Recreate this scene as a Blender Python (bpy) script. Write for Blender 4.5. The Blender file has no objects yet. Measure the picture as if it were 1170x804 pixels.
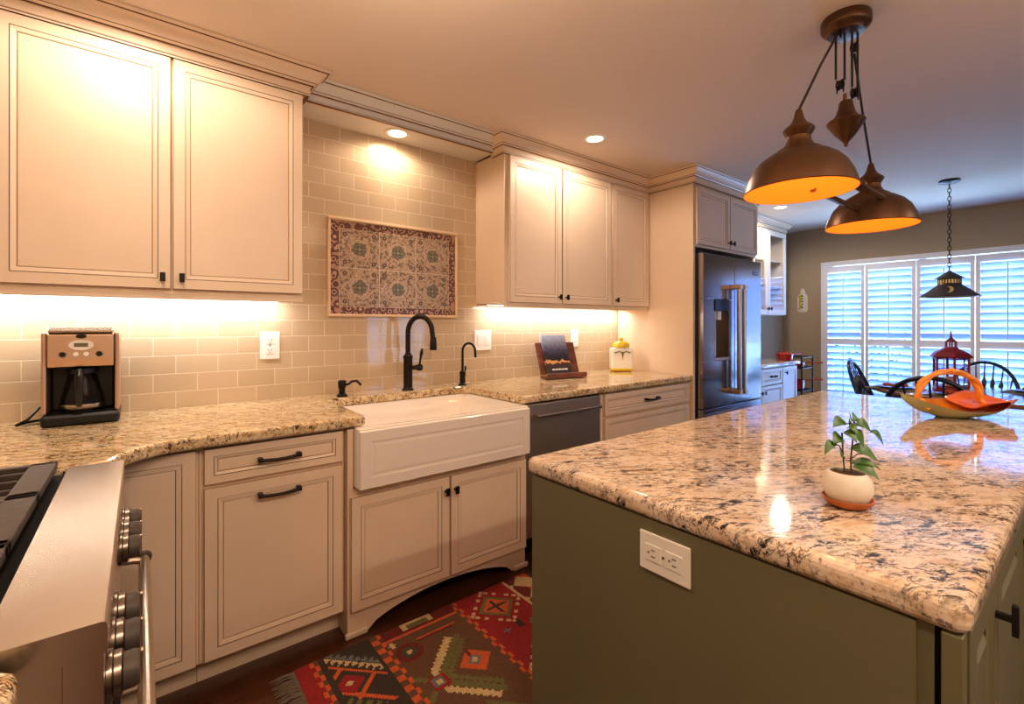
import bpy, math, random
from math import sin, cos, pi, radians as R
from mathutils import Vector, Matrix
random.seed(7)
sc = bpy.context.scene
COL = sc.collection
CEIL = 2.49; CTR = 0.914; BACK = 2.68; FAR = 6.62

# ------------------------------------------------------------------ materials
def lin(c):
    return tuple((x/12.92 if x <= .04045 else ((x+.055)/1.055)**2.4) for x in [v/255 for v in c]) + (1,)
def mat(name, col=(200,200,200), rough=.5, metal=0, **kw):
    m = bpy.data.materials.new(name); m.use_nodes = True
    b = m.node_tree.nodes['Principled BSDF']
    b.inputs['Base Color'].default_value = lin(col)
    b.inputs['Roughness'].default_value = rough
    b.inputs['Metallic'].default_value = metal
    for k, v in kw.items():
        b.inputs[k.replace('_', ' ')].default_value = v
    return m
def NT(m): return m.node_tree.nodes, m.node_tree.links, m.node_tree.nodes['Principled BSDF']
def node(m, t, **kw):
    n = m.node_tree.nodes.new(t)
    for k, v in kw.items():
        if k in n.inputs: n.inputs[k].default_value = v
        else: setattr(n, k, v)
    return n
def ramp(m, stops, interp='LINEAR'):
    r = m.node_tree.nodes.new('ShaderNodeValToRGB'); cr = r.color_ramp; cr.interpolation = interp
    while len(cr.elements) < len(stops): cr.elements.new(.5)
    for e, (p, c) in zip(cr.elements, stops):
        e.position = p; e.color = lin(c) if len(c) == 3 else c
    return r
def mix(m, fac, a, b, blend='MIX'):
    n = m.node_tree.nodes.new('ShaderNodeMix'); n.data_type = 'RGBA'; n.blend_type = blend
    L = m.node_tree.links
    for s, v in ((n.inputs[0], fac), (n.inputs[6], a), (n.inputs[7], b)):
        if hasattr(v, 'links'): L.new(v, s)
        elif isinstance(v, (int, float)): s.default_value = v
        else: s.default_value = lin(v)
    return n.outputs[2]
def coords(m, scale=(1,1,1), rot=(0,0,0), loc=(0,0,0), obj=False):
    tc = m.node_tree.nodes.new('ShaderNodeTexCoord') if obj else m.node_tree.nodes.new('ShaderNodeNewGeometry')
    mp = m.node_tree.nodes.new('ShaderNodeMapping')
    mp.inputs['Scale'].default_value = scale; mp.inputs['Rotation'].default_value = rot; mp.inputs['Location'].default_value = loc
    m.node_tree.links.new(tc.outputs['Object' if obj else 'Position'], mp.inputs[0])
    return mp.outputs[0]
def bump(m, h, strength=.3, dist=.002):
    b = node(m, 'ShaderNodeBump', Strength=strength, Distance=dist)
    m.node_tree.links.new(h, b.inputs['Height']); m.node_tree.links.new(b.outputs[0], m.node_tree.nodes['Principled BSDF'].inputs['Normal'])
def noise_mat(name, c1, c2, scale=5, rough=.5, metal=0, stretch=(1,1,1), bumpd=0, **kw):
    m = mat(name, c1, rough, metal, **kw); n, L, b = NT(m)
    t = node(m, 'ShaderNodeTexNoise', Scale=scale, Detail=5.0); L.new(coords(m, stretch), t.inputs['Vector'])
    r = ramp(m, [(.3, c1), (.7, c2)]); L.new(t.outputs['Fac'], r.inputs[0]); L.new(r.outputs[0], b.inputs['Base Color'])
    if bumpd: bump(m, t.outputs['Fac'], .5, bumpd)
    return m

M = {}
M['paint'] = noise_mat('cream_cabinet_paint', (234,212,187), (228,205,179), 3, .38)
M['glaze'] = mat('brown_glaze', (108,72,44), .6)
M['gap'] = mat('dark_gap', (58,40,26), .8)
M['paintw'] = mat('white_cabinet_paint', (226,222,216), .38)
M['wall'] = noise_mat('tan_wall_paint', (178,160,132), (172,154,127), 2, .75)
M['ceil'] = mat('ceiling_paint', (226,210,194), .85)
M['white'] = mat('white_plastic', (240,238,232), .35)
M['bronze'] = mat('oil_rubbed_bronze', (46,38,34), .38, .75)
M['black'] = mat('black_plastic', (18,17,17), .35)
M['iron'] = noise_mat('cast_iron', (76,66,60), (88,77,68), 60, .55, .35, bumpd=.0004)
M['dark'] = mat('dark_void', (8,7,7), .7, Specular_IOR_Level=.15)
M['sink'] = mat('white_fireclay', (240,230,218), .12, Coat_Weight=.5)
M['olive'] = noise_mat('olive_island_paint', (116,112,84), (110,106,79), 2, .45)
M['copperlamp'] = noise_mat('aged_bronze_shade', (104,72,46), (88,62,44), 9, .36, .7)
M['olivegreen'] = M['olive']
M['slot'] = mat('socket_slot', (90,80,70), .6)
M['shutter'] = mat('white_shutter_paint', (236,236,238), .45)
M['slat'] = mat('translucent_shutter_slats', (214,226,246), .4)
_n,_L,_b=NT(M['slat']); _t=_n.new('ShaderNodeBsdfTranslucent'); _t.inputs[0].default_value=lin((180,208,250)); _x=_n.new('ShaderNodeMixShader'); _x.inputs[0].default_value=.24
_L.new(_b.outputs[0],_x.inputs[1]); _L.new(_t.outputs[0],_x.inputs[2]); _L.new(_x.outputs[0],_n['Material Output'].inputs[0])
M['navy'] = mat('navy_black_lacquer', (20,26,38), .28)
M['redmetal'] = noise_mat('red_metal', (142,26,34), (112,20,30), 14, .45, .2)
M['redenamel'] = mat('red_enamel', (176,24,20), .2, Coat_Weight=.6)
M['gold'] = mat('gold_inlay', (230,205,130), .4, .5)
M['rodwood'] = noise_mat('walnut', (136,80,54), (92,50,34), 10, .45, stretch=(1,1,4))
M['clay'] = noise_mat('terracotta_saucer', (196,112,48), (168,92,38), 20, .4)
M['soil'] = noise_mat('soil', (60,36,22), (96,60,36), 80, .9)
M['potwhite'] = noise_mat('dimpled_white_ceramic', (226,220,206), (214,206,190), 30, .5, bumpd=.002)
M['leaf'] = noise_mat('leaf_green', (38,80,30), (84,122,48), 35, .38)
M['stem'] = mat('stem_brown', (70,60,36), .6)

ROTG = 33
def granite(name, base1, base2, vein, vein2, gold, sc1, amt, darkamt, dens=.57):
    m = mat(name, base1, .07, Coat_Weight=.3, Coat_Roughness=.03); n, L, b = NT(m)
    c0 = coords(m, (1, 1, 1), (0, 0, R(ROTG)))
    mp = n.new('ShaderNodeMapping'); mp.inputs['Scale'].default_value = (1, 2.3, 1.6); L.new(c0, mp.inputs[0]); co = mp.outputs[0]
    def nz(scale, det=6.0, ro=.65, dist=0.0, vec=co):
        t = node(m, 'ShaderNodeTexNoise', Scale=scale, Detail=det, Roughness=ro, Distortion=dist); L.new(vec, t.inputs['Vector']); return t
    def rm(t, a, b_): r = ramp(m, [(a, (0,0,0)), (b_, (255,255,255))]); L.new(t.outputs['Fac'], r.inputs[0]); return r.outputs[0]
    def mul(a, b_): q = node(m, 'ShaderNodeMath', operation='MULTIPLY'); L.new(a, q.inputs[0]); L.new(b_, q.inputs[1]); return q.outputs[0]
    base = mix(m, rm(nz(sc1*.25), .35, .65), base1, base2)
    base = mix(m, rm(nz(sc1*1.1, 7.0, .7), .50, .60), base, gold)
    base = mix(m, rm(nz(sc1*2.6, 6.0, .7), .55, .62), base, vein2)
    patch = rm(nz(sc1*.28, 3.0, .55), amt, amt+.12)
    fl = rm(nz(sc1*1.5, 8.0, .72, .5), dens, dens+.035)
    base = mix(m, mul(fl, patch), base, vein)
    v = nz(sc1*.9, 8.0, .66, .9); vr = ramp(m, [(.478, (0,0,0)), (.492, (255,255,255)), (.502, (255,255,255)), (.516, (0,0,0))]); L.new(v.outputs['Fac'], vr.inputs[0])
    base = mix(m, mul(vr.outputs[0], patch), base, vein)
    base = mix(m, rm(nz(sc1*1.7, 7.0, .7), darkamt, darkamt+.03), base, vein)
    L.new(base, b.inputs['Base Color'])
    return m
M['granite'] = granite('gold_granite', (236,216,180), (222,196,152), (66,48,36), (156,122,88), (196,158,104), 20, .36, .655, .56)
M['granite2'] = granite('cream_granite', (228,210,190), (220,198,172), (52,46,50), (144,126,116), (208,180,148), 17, .40, .66, .545)

def tile_mat():
    m = mat('beige_glass_subway_tile', (196,178,142), .06, Coat_Weight=.4, Coat_Roughness=.02); n, L, b = NT(m)
    g = n.new('ShaderNodeNewGeometry'); s = n.new('ShaderNodeSeparateXYZ'); c = n.new('ShaderNodeCombineXYZ')
    L.new(g.outputs['Position'], s.inputs[0])
    ax = node(m, 'ShaderNodeMath', operation='ADD'); L.new(s.outputs['X'], ax.inputs[0]); ax.inputs[1].default_value = -.0493 + 1.67*6
    az = node(m, 'ShaderNodeMath', operation='ADD'); L.new(s.outputs['Z'], az.inputs[0]); az.inputs[1].default_value = -.9075 + .0835*20
    L.new(ax.outputs[0], c.inputs[0]); L.new(az.outputs[0], c.inputs[1])
    br = n.new('ShaderNodeTexBrick'); L.new(c.outputs[0], br.inputs['Vector'])
    br.offset = .5; br.offset_frequency = 2; br.squash = 1
    for k, v in (('Scale',1.0),('Mortar Size',.0022),('Mortar Smooth',.15),('Bias',0.0),('Brick Width',.167),('Row Height',.0835)): br.inputs[k].default_value = v
    br.inputs['Color1'].default_value = lin((208,187,158)); br.inputs['Color2'].default_value = lin((201,179,149)); br.inputs['Mortar'].default_value = lin((228,212,188))
    L.new(br.outputs['Color'], b.inputs['Base Color'])
    mr = node(m, 'ShaderNodeMapRange'); L.new(br.outputs['Fac'], mr.inputs[0]); mr.inputs[3].default_value = .06; mr.inputs[4].default_value = .6
    L.new(mr.outputs[0], b.inputs['Roughness'])
    inv = node(m, 'ShaderNodeMath', operation='SUBTRACT'); inv.inputs[0].default_value = 1; L.new(br.outputs['Fac'], inv.inputs[1])
    bump(m, inv.outputs[0], .6, .0015)
    return m
M['tile'] = tile_mat()
def floor_mat():
    m = mat('dark_hardwood', (60,32,20), .28); n, L, b = NT(m)
    co = coords(m, (1,1,1), (0,0,0), (10,10,0))
    br = n.new('ShaderNodeTexBrick'); L.new(co, br.inputs['Vector']); br.offset = .37; br.offset_frequency = 2
    for k, v in (('Scale',1.0),('Mortar Size',.0015),('Brick Width',1.1),('Row Height',.083),('Bias',0.0)): br.inputs[k].default_value = v
    br.inputs['Color1'].default_value = lin((78,42,25)); br.inputs['Color2'].default_value = lin((42,22,14)); br.inputs['Mortar'].default_value = lin((14,8,6))
    t = node(m, 'ShaderNodeTexNoise', Scale=10.0, Detail=6.0, Roughness=.7); L.new(coords(m, (1,14,1)), t.inputs['Vector'])
    r = ramp(m, [(.38, (26,13,8)), (.62, (120,68,36))]); L.new(t.outputs['Fac'], r.inputs[0])
    L.new(mix(m, .42, br.outputs['Color'], r.outputs[0]), b.inputs['Base Color'])
    bump(m, t.outputs['Fac'], .2, .001)
    return m
M['floor'] = floor_mat()
def steel(name, col, rough, stretch):
    m = mat(name, col, rough, 1.0); n, L, b = NT(m)
    t = node(m, 'ShaderNodeTexNoise', Scale=40.0, Detail=3.0); L.new(coords(m, stretch), t.inputs['Vector'])
    mr = node(m, 'ShaderNodeMapRange'); L.new(t.outputs['Fac'], mr.inputs[0]); mr.inputs[3].default_value = rough-.02; mr.inputs[4].default_value = rough+.02
    L.new(mr.outputs[0], b.inputs['Roughness'])
    return m
M['steel'] = steel('brushed_steel', (196,186,174), .26, (1, 30, 30))
M['steelv'] = steel('brushed_steel_vertical', (168,160,160), .17, (30, 30, 1))
M['steeldw'] = steel('satin_steel', (206,190,176), .40, (1, 30, 30))
M['steeld'] = steel('dark_brushed_steel', (120,108,98), .3, (1, 30, 30))
M['chrome'] = mat('polished_steel', (205,196,184), .25, 1.0)
M['copperst'] = mat('warm_brushed_steel', (222,190,162), .38, 1.0)

def emit(name, col, s):
    m = bpy.data.materials.new(name); m.use_nodes = True; n = m.node_tree.nodes; n.clear()
    e = n.new('ShaderNodeEmission'); e.inputs[0].default_value = lin(col); e.inputs[1].default_value = s
    o = n.new('ShaderNodeOutputMaterial'); m.node_tree.links.new(e.outputs[0], o.inputs[0]); return m
M['canlens'] = emit('recessed_lens_glow', (255,226,180), 14)
M['bulb'] = emit('warm_bulb', (255,170,60), 3)
M['ucl'] = emit('led_strip_glow', (255,240,220), 8)
def glass(name, tint=(255,255,255), gl=.9):
    m = bpy.data.materials.new(name); m.use_nodes = True; n = m.node_tree.nodes; n.clear(); L = m.node_tree.links
    t = n.new('ShaderNodeBsdfTransparent'); t.inputs[0].default_value = lin(tint)
    g = n.new('ShaderNodeBsdfGlossy'); g.inputs['Roughness'].default_value = .02
    f = n.new('ShaderNodeLayerWeight'); f.inputs[0].default_value = .5
    p1 = n.new('ShaderNodeMath'); p1.operation = 'POWER'; L.new(f.outputs['Facing'], p1.inputs[0]); p1.inputs[1].default_value = 4
    p2 = n.new('ShaderNodeMath'); p2.operation = 'MULTIPLY_ADD'; L.new(p1.outputs[0], p2.inputs[0]); p2.inputs[1].default_value = .6; p2.inputs[2].default_value = .03
    mx = n.new('ShaderNodeMixShader'); L.new(p2.outputs[0], mx.inputs[0]); L.new(t.outputs[0], mx.inputs[1]); L.new(g.outputs[0], mx.inputs[2])
    o = n.new('ShaderNodeOutputMaterial'); L.new(mx.outputs[0], o.inputs[0]); return m
M['glass'] = glass('clear_glass')
M['smoke'] = glass('carafe_glass', (205,200,195))
# lamp interior: painted gold, the bulb's glow put in as weak emission
M['lampin'] = mat('gold_lamp_interior_glow', (250,150,66), .5, 0, Specular_IOR_Level=.1)
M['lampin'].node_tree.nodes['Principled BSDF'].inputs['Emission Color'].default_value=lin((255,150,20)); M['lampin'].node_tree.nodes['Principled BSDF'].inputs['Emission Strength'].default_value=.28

def mural_mat():
    m = mat('patterned_ceramic_tiles', (200,170,140), .3); n, L, b = NT(m)
    g = n.new('ShaderNodeNewGeometry'); s = n.new('ShaderNodeSeparateXYZ'); L.new(g.outputs['Position'], s.inputs[0])
    X0, Z0, W, Hh, TW = .876, 1.402, .708, .442, .236
    def math_(op, a, b_=None, c=None):
        q = node(m, 'ShaderNodeMath', operation=op)
        for i, v in enumerate((a, b_, c)):
            if v is None: continue
            if isinstance(v, (int, float)): q.inputs[i].default_value = v
            else: L.new(v, q.inputs[i])
        return q.outputs[0]
    u = math_('DIVIDE', math_('SUBTRACT', s.outputs['X'], X0), TW); v = math_('DIVIDE', math_('SUBTRACT', s.outputs['Z'], Z0), .221)
    fu = math_('SUBTRACT', math_('FRACT', math_('ADD', u, 10)), .5); fv = math_('SUBTRACT', math_('FRACT', math_('ADD', v, 10)), .5)
    au, av = math_('ABSOLUTE', fu), math_('ABSOLUTE', fv)
    r = math_('SQRT', math_('ADD', math_('MULTIPLY', fu, fu), math_('MULTIPLY', fv, fv)))
    du, dv = math_('SUBTRACT', au, .36), math_('SUBTRACT', av, .36)
    r2 = math_('SQRT', math_('ADD', math_('MULTIPLY', du, du), math_('MULTIPLY', dv, dv)))
    base = (196,168,138)
    no = node(m, 'ShaderNodeTexVoronoi', Scale=95.0, feature='DISTANCE_TO_EDGE'); L.new(coords(m), no.inputs['Vector'])
    nr = ramp(m, [(.05, (255,255,255)), (.14, (0,0,0))]); L.new(no.outputs['Distance'], nr.inputs[0])
    col = mix(m, nr.outputs[0], (160,128,102), (206,182,152))
    nz = node(m, 'ShaderNodeTexNoise', Scale=55.0, Detail=2.0); L.new(coords(m), nz.inputs['Vector'])
    zr = ramp(m, [(.52, (0,0,0)), (.6, (255,255,255))]); L.new(nz.outputs['Fac'], zr.inputs[0])
    col = mix(m, zr.outputs[0], col, (122,100,80))
    def lt(a, t): return math_('LESS_THAN', a, t)
    ring = lt(math_('ABSOLUTE', math_('SUBTRACT', r, .23)), .008)
    col = mix(m, ring, col, (208,186,158))
    diam = lt(math_('ABSOLUTE', math_('SUBTRACT', math_('ADD', au, av), .42)), .007)
    col = mix(m, diam, col, (206,184,156))
    col = mix(m, lt(r, .165), col, (100,94,78)); col = mix(m, lt(r, .125), col, (134,128,102)); col = mix(m, lt(r, .105), col, (96,94,72)); col = mix(m, lt(r, .03), col, (176,152,120))
    cross = math_('MULTIPLY', lt(math_('MINIMUM', au, av), .008), lt(r, .16)); col = mix(m, cross, col, (160,144,114))
    col = mix(m, lt(r2, .055), col, (96,76,60)); col = mix(m, lt(r2, .02), col, (180,150,120))
    grout = math_('GREATER_THAN', math_('MAXIMUM', au, av), .492); col = mix(m, grout, col, (216,196,168))
    # border strip
    out = math_('MAXIMUM', math_('MAXIMUM', math_('LESS_THAN', s.outputs['X'], X0), math_('GREATER_THAN', s.outputs['X'], X0+W)),
                math_('MAXIMUM', math_('LESS_THAN', s.outputs['Z'], Z0), math_('GREATER_THAN', s.outputs['Z'], Z0+Hh)))
    vo = node(m, 'ShaderNodeTexVoronoi', Scale=26.0); L.new(coords(m), vo.inputs['Vector'])
    vr = ramp(m, [(.0, (200,164,134)), (.10, (104,60,44)), (.24, (104,60,44)), (.27, (206,172,142)), (.36, (196,158,128)), (.39,(112,66,50)), (.62, (96,54,42)), (.66, (180,140,112))]); L.new(vo.outputs['Distance'], vr.inputs[0])
    col = mix(m, out, col, vr.outputs[0])
    L.new(col, b.inputs['Base Color'])
    return m
M['mural'] = mural_mat()
M['muralframe'] = mat('cream_tile_molding', (226,196,158), .3)

# ------------------------------------------------------------------ mesh builder
class MB:
    def __init__(s): s.v = []; s.f = []; s.m = []; s.sm = []
    def add(s, vs, fs, mi=0, smooth=False):
        o = len(s.v); s.v += [tuple(p) for p in vs]
        for f in fs: s.f.append(tuple(i+o for i in f)); s.m.append(mi); s.sm.append(smooth)
        return s
    def box(s, x0, x1, y0, y1, z0, z1, mi=0):
        vs = [(x,y,z) for z in (z0,z1) for y in (y0,y1) for x in (x0,x1)]
        return s.add(vs, [(0,2,3,1),(4,5,7,6),(0,1,5,4),(2,6,7,3),(0,4,6,2),(1,3,7,5)], mi)
    def rbox(s, x0, x1, y0, y1, z0, z1, r=.004, mi=0, seg=2):
        """box with rounded vertical and top/bottom edges"""
        pts = []
        for cx, cy, a0 in ((x1-r,y1-r,0),(x0+r,y1-r,90),(x0+r,y0+r,180),(x1-r,y0+r,270)):
            for k in range(seg+1): a = R(a0+90*k/seg); pts.append((cx, cy, cos(a), sin(a)))
        rings = []
        for k in range(seg+1):
            a = R(90*k/seg); rings.append((z0+r-r*cos(a), r*sin(a)))
        for k in range(seg+1):
            a = R(90*k/seg); rings.append((z1-r+r*sin(a), r*cos(a)))
        vs = []
        for z, q in rings: vs += [(p[0]+q*p[2], p[1]+q*p[3], z) for p in pts]
        n = len(pts); fs = []
        for i in range(len(rings)-1):
            for j in range(n): fs.append((i*n+j, i*n+(j+1)%n, (i+1)*n+(j+1)%n, (i+1)*n+j))
        fs.append(tuple(reversed(range(n)))); fs.append(tuple((len(rings)-1)*n+j for j in range(n)))
        return s.add(vs, fs, mi)
    def prism(s, poly, z0, z1, mi=0):
        n = len(poly); vs = [(x,y,z0) for x,y in poly]+[(x,y,z1) for x,y in poly]
        fs = [tuple(reversed(range(n))), tuple(range(n,2*n))]+[(i,(i+1)%n,n+(i+1)%n,n+i) for i in range(n)]
        return s.add(vs, fs, mi)
    def prism_y(s, poly, y0, y1, mi=0):   # polygon in x,z
        n = len(poly); vs = [(x,y1,z) for x,z in poly]+[(x,y0,z) for x,z in poly]
        fs = [tuple(reversed(range(n))), tuple(range(n,2*n))]+[(i,(i+1)%n,n+(i+1)%n,n+i) for i in range(n)]
        return s.add(vs, fs, mi)
    def prism_x(s, poly, x0, x1, mi=0):   # polygon in y,z
        n = len(poly); vs = [(x0,y,z) for y,z in poly]+[(x1,y,z) for y,z in poly]
        fs = [tuple(reversed(range(n))), tuple(range(n,2*n))]+[(i,(i+1)%n,n+(i+1)%n,n+i) for i in range(n)]
        return s.add(vs, fs, mi)
    def lathe(s, prof, c=(0,0,0), n=32, mi=0, axis='z', sx=1, sy=1, close=True):
        vs = []; cx,cy,cz = c
        for r, z in prof:
            for k in range(n):
                a = 2*pi*k/n; p = (r*cos(a)*sx, r*sin(a)*sy, z)
                if axis == 'x': p = (p[2], p[0], p[1])
                if axis == 'y': p = (p[0], p[2], p[1])
                vs.append((cx+p[0], cy+p[1], cz+p[2]))
        fs = []
        for i in range(len(prof)-1):
            for j in range(n): fs.append((i*n+j, i*n+(j+1)%n, (i+1)*n+(j+1)%n, (i+1)*n+j))
        if close:
            fs.append(tuple(reversed(range(n)))); fs.append(tuple((len(prof)-1)*n+j for j in range(n)))
        return s.add(vs, fs, mi, True)
    def tube(s, pts, r, n=10, mi=0, closed=False, cap=True):
        P = [Vector(p) for p in pts]; N = len(P)
        rr = r if isinstance(r, (list, tuple)) else [r]*N
        vs = []; up = None
        for i, p in enumerate(P):
            if closed: t = (P[(i+1)%N]-P[i-1])
            else: t = P[min(i+1,N-1)]-P[max(i-1,0)]
            t.normalize()
            if up is None:
                up = Vector((0,0,1)) if abs(t.z) < .9 else Vector((1,0,0))
            a = t.cross(up)
            if a.length < 1e-5: a = t.cross(Vector((0,1,0)))
            a.normalize(); b_ = a.cross(t).normalized(); up = b_
            for k in range(n):
                q = 2*pi*k/n; vs.append(p + a*(rr[i]*cos(q)) + b_*(rr[i]*sin(q)))
        fs = []
        for i in range(N if closed else N-1):
            for j in range(n): fs.append((i*n+j, i*n+(j+1)%n, ((i+1)%N)*n+(j+1)%n, ((i+1)%N)*n+j))
        if cap and not closed: fs.append(tuple(reversed(range(n)))); fs.append(tuple((N-1)*n+j for j in range(n)))
        return s.add(vs, fs, mi, True)
    def build(s, name, mats, parent=None, loc=(0,0,0), rot=(0,0,0), bevel=0, seg=2, subsurf=0):
        me = bpy.data.meshes.new(name); me.from_pydata([tuple(v) for v in s.v], [], s.f)
        if not isinstance(mats, (list, tuple)): mats = [mats]
        for k in mats: me.materials.append(M[k] if isinstance(k, str) else k)
        me.polygons.foreach_set('material_index', s.m); me.polygons.foreach_set('use_smooth', s.sm); me.update()
        import bmesh
        bm = bmesh.new(); bm.from_mesh(me); bmesh.ops.recalc_face_normals(bm, faces=bm.faces); bm.to_mesh(me); bm.free()
        if any(s.sm): me.set_sharp_from_angle(angle=R(38))
        o = bpy.data.objects.new(name, me); COL.objects.link(o); o.location = loc; o.rotation_euler = rot
        if parent: o.parent = parent
        if bevel:
            b_ = o.modifiers.new('bevel', 'BEVEL'); b_.width = bevel; b_.segments = seg; b_.limit_method = 'ANGLE'; b_.angle_limit = R(40); b_.harden_normals = False
        if subsurf:
            q = o.modifiers.new('sub', 'SUBSURF'); q.levels = q.render_levels = subsurf
        return o
def tag(o, label=None, cat=None, group=None, kind=None):
    if label: o['label'] = label
    if cat: o['category'] = cat
    if group: o['group'] = group
    if kind: o['kind'] = kind
    return o
def thing(name, label, cat, loc=(0,0,0), rz=0, group=None):
    o = bpy.data.objects.new(name, None); COL.objects.link(o); o.empty_display_size = .1
    o.location = loc; o.rotation_euler = (0,0,rz)
    return tag(o, label, cat, group)
def structure(o, label=None, cat=None): return tag(o, label, cat, kind='structure')
def arc(cx, cz, r, a0, a1, n): return [(cx+r*cos(R(a0+(a1-a0)*k/n)), cz+r*sin(R(a0+(a1-a0)*k/n))) for k in range(n+1)]

# ------------------------------------------------------------------ camera
cam = bpy.data.cameras.new('camera'); co = bpy.data.objects.new('camera', cam); COL.objects.link(co)
co.location = (0,0,1.30); co.rotation_euler = (R(90), 0, R(-38.34))
cam.sensor_width = 36; cam.lens = 538.3/1170*36; cam.shift_y = -31/1170; cam.clip_start = .02
sc.camera = co

# ------------------------------------------------------------------ room shell
LX, FY = -.76, -3.0
structure(MB().box(LX-.1, FAR+2.5, FY-.1, BACK+.2, -.06, 0).build('floor', 'floor'), 'dark hardwood plank floor', 'floor')
structure(MB().box(LX-.1, FAR+.1, FY-.1, BACK+.2, CEIL, CEIL+.08).build('ceiling', 'ceil'), 'smooth pale painted ceiling', 'ceiling')
structure(MB().box(LX-.1, 4.36, BACK, BACK+.12, 0, CEIL).build('wall_back', 'tile'), 'back wall faced with glossy beige subway tile', 'wall')
structure(MB().box(4.36, FAR+.1, BACK-.04, BACK+.12, 0, CEIL).build('wall_back_dining', 'wall'), 'tan wall behind the hutch cabinets', 'wall')
structure(MB().box(LX-.1, LX, FY, BACK, 0, CEIL).build('wall_left', 'wall'), 'tan wall behind the range', 'wall')
# wall_right with opening for the shuttered door
WY0, WY1, WZ1 = .345, 2.16, 2.02
w = MB().box(FAR, FAR+.12, WY1, BACK, 0, CEIL).box(FAR, FAR+.12, FY, WY0, 0, CEIL).box(FAR, FAR+.12, WY0, WY1, WZ1, CEIL)
structure(w.build('wall_right', 'wall'), 'tan wall around the shuttered windows', 'wall')
# wall_front behind the camera, with a window
VX0, VX1, VZ0, VZ1 = 3.2, 4.5, .62, 2.0
w = MB().box(LX, VX0, FY-.1, FY, 0, CEIL).box(VX1, FAR, FY-.1, FY, 0, CEIL).box(VX0, VX1, FY-.1, FY, 0, VZ0).box(VX0, VX1, FY-.1, FY, VZ1, CEIL)
structure(w.build('wall_front', 'wall'), 'tan wall on the far side of the island', 'wall')
wf = MB().box(VX0,VX0+.05,FY-.1,FY+.02,VZ0,VZ1).box(VX1-.05,VX1,FY-.1,FY+.02,VZ0,VZ1).box(VX0+.05,VX1-.05,FY-.1,FY+.02,VZ0,VZ0+.05).box(VX0+.05,VX1-.05,FY-.1,FY+.02,VZ1-.05,VZ1)
for k in (1,2,3): x = VX0+(VX1-VX0)*k/4; wf.box(x-.015,x+.015,FY-.06,FY-.02,VZ0+.05,VZ1-.05)
for k in (1,2,3): z = VZ0+(VZ1-VZ0)*k/4; wf.box(VX0+.05,VX1-.05,FY-.055,FY-.025,z-.015,z+.015)
win2 = structure(wf.build('window_2', 'shutter'), 'white gridded window behind the camera', 'window')
MB().box(VX0+.05, VX1-.05, FY-.085, FY-.08, VZ0+.05, VZ1-.05).build('window_pane', 'glass', win2)
# patio door glazing behind the shutters
fr = MB()
for y in (WY0, 1.22, WY1-.06): fr.box(FAR+.07, FAR+.12, y, y+.06, 0, WZ1)
fr.box(FAR+.07, FAR+.12, WY0, WY1, WZ1-.06, WZ1).box(FAR+.07, FAR+.12, WY0, WY1, 0, .08)
win1 = structure(fr.build('window_1', 'shutter'), 'white framed wide glass door behind the plantation shutters', 'window')
MB().box(FAR+.09, FAR+.095, WY0+.06, WY1-.06, .08, WZ1-.06).build('window_pane', 'glass', win1)
# white casing round the shutters
tr = MB().box(FAR-.03, FAR+.0, WY1-.01, WY1+.035, 0, WZ1+.045).box(FAR-.03, FAR, WY0-.04, WY0, 0, WZ1+.045).box(FAR-.03, FAR, WY0, WY1-.01, WZ1-.01, WZ1+.045)
structure(tr.build('trim_1', 'shutter', bevel=.004), 'white casing framing the shutters', 'trim')
structure(MB().box(FAR-.015, FAR, WY1+.035, BACK-.04, 0, .12).build('baseboard_right', 'shutter'), 'white baseboard beside the patio door', 'baseboard')

# shutters
edges = [2.155, 1.745, 1.285, .825, .365]
words = ['nearest the corner of the room', 'second from the corner, left of the lantern', 'third from the corner, behind the hanging dining lamp', 'fourth from the corner, at the right of the picture',
         'fifth from the corner', 'sixth from the corner', 'seventh from the corner', 'last before the far casing']
for i in range(4):
    y1, y0 = edges[i]-.003, edges[i+1]+.003
    t = thing('plantation_shutter', 'white plantation shutter panel ' + words[i], 'shutter', (FAR-.02, (y0+y1)/2, 0.01), 0, 'plantation shutters over the patio door')
    h = (y1-y0)/2; sw = .034; zt = WZ1-.03; zm = 1.09
    f = MB().box(-.015,.015,-h,-h+sw,0,zt).box(-.015,.015,h-sw,h,0,zt)
    f.box(-.015,.015,-h+sw,h-sw,zt-.075,zt).box(-.015,.015,-h+sw,h-sw,0,.12).box(-.015,.015,-h+sw,h-sw,zm-.04,zm+.035)
    f.build('shutter_frame', 'shutter', t)
    lo = MB(); 
    for za, zb in ((.13, zm-.045), (zm+.04, zt-.08)):
        n = round((zb-za)/.0735); st = (zb-za)/n
        for k in range(n):
            zc = za+st*(k+.5); a = R(-50); ww = .045
            pr = [(-ww*cos(a), -ww*sin(a)-.0), (0, .005), (ww*cos(a), ww*sin(a)), (0, -.005)]
            pr = [(px_, zc+pz) for px_, pz in pr]
            vs = [(px_, -h+sw+.001, pz) for px_, pz in pr]+[(px_, h-sw-.001, pz) for px_, pz in pr]
            lo.add(vs, [(0,1,2,3),(7,6,5,4),(0,4,5,1),(1,5,6,2),(2,6,7,3),(3,7,4,0)])
    lo.build('louvers', 'slat', t)
    MB().box(-.05,-.043,-.005,.005,.14,zm-.06).box(-.05,-.043,-.005,.005,zm+.055,zt-.1).build('tilt_rod', 'shutter', t)

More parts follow.
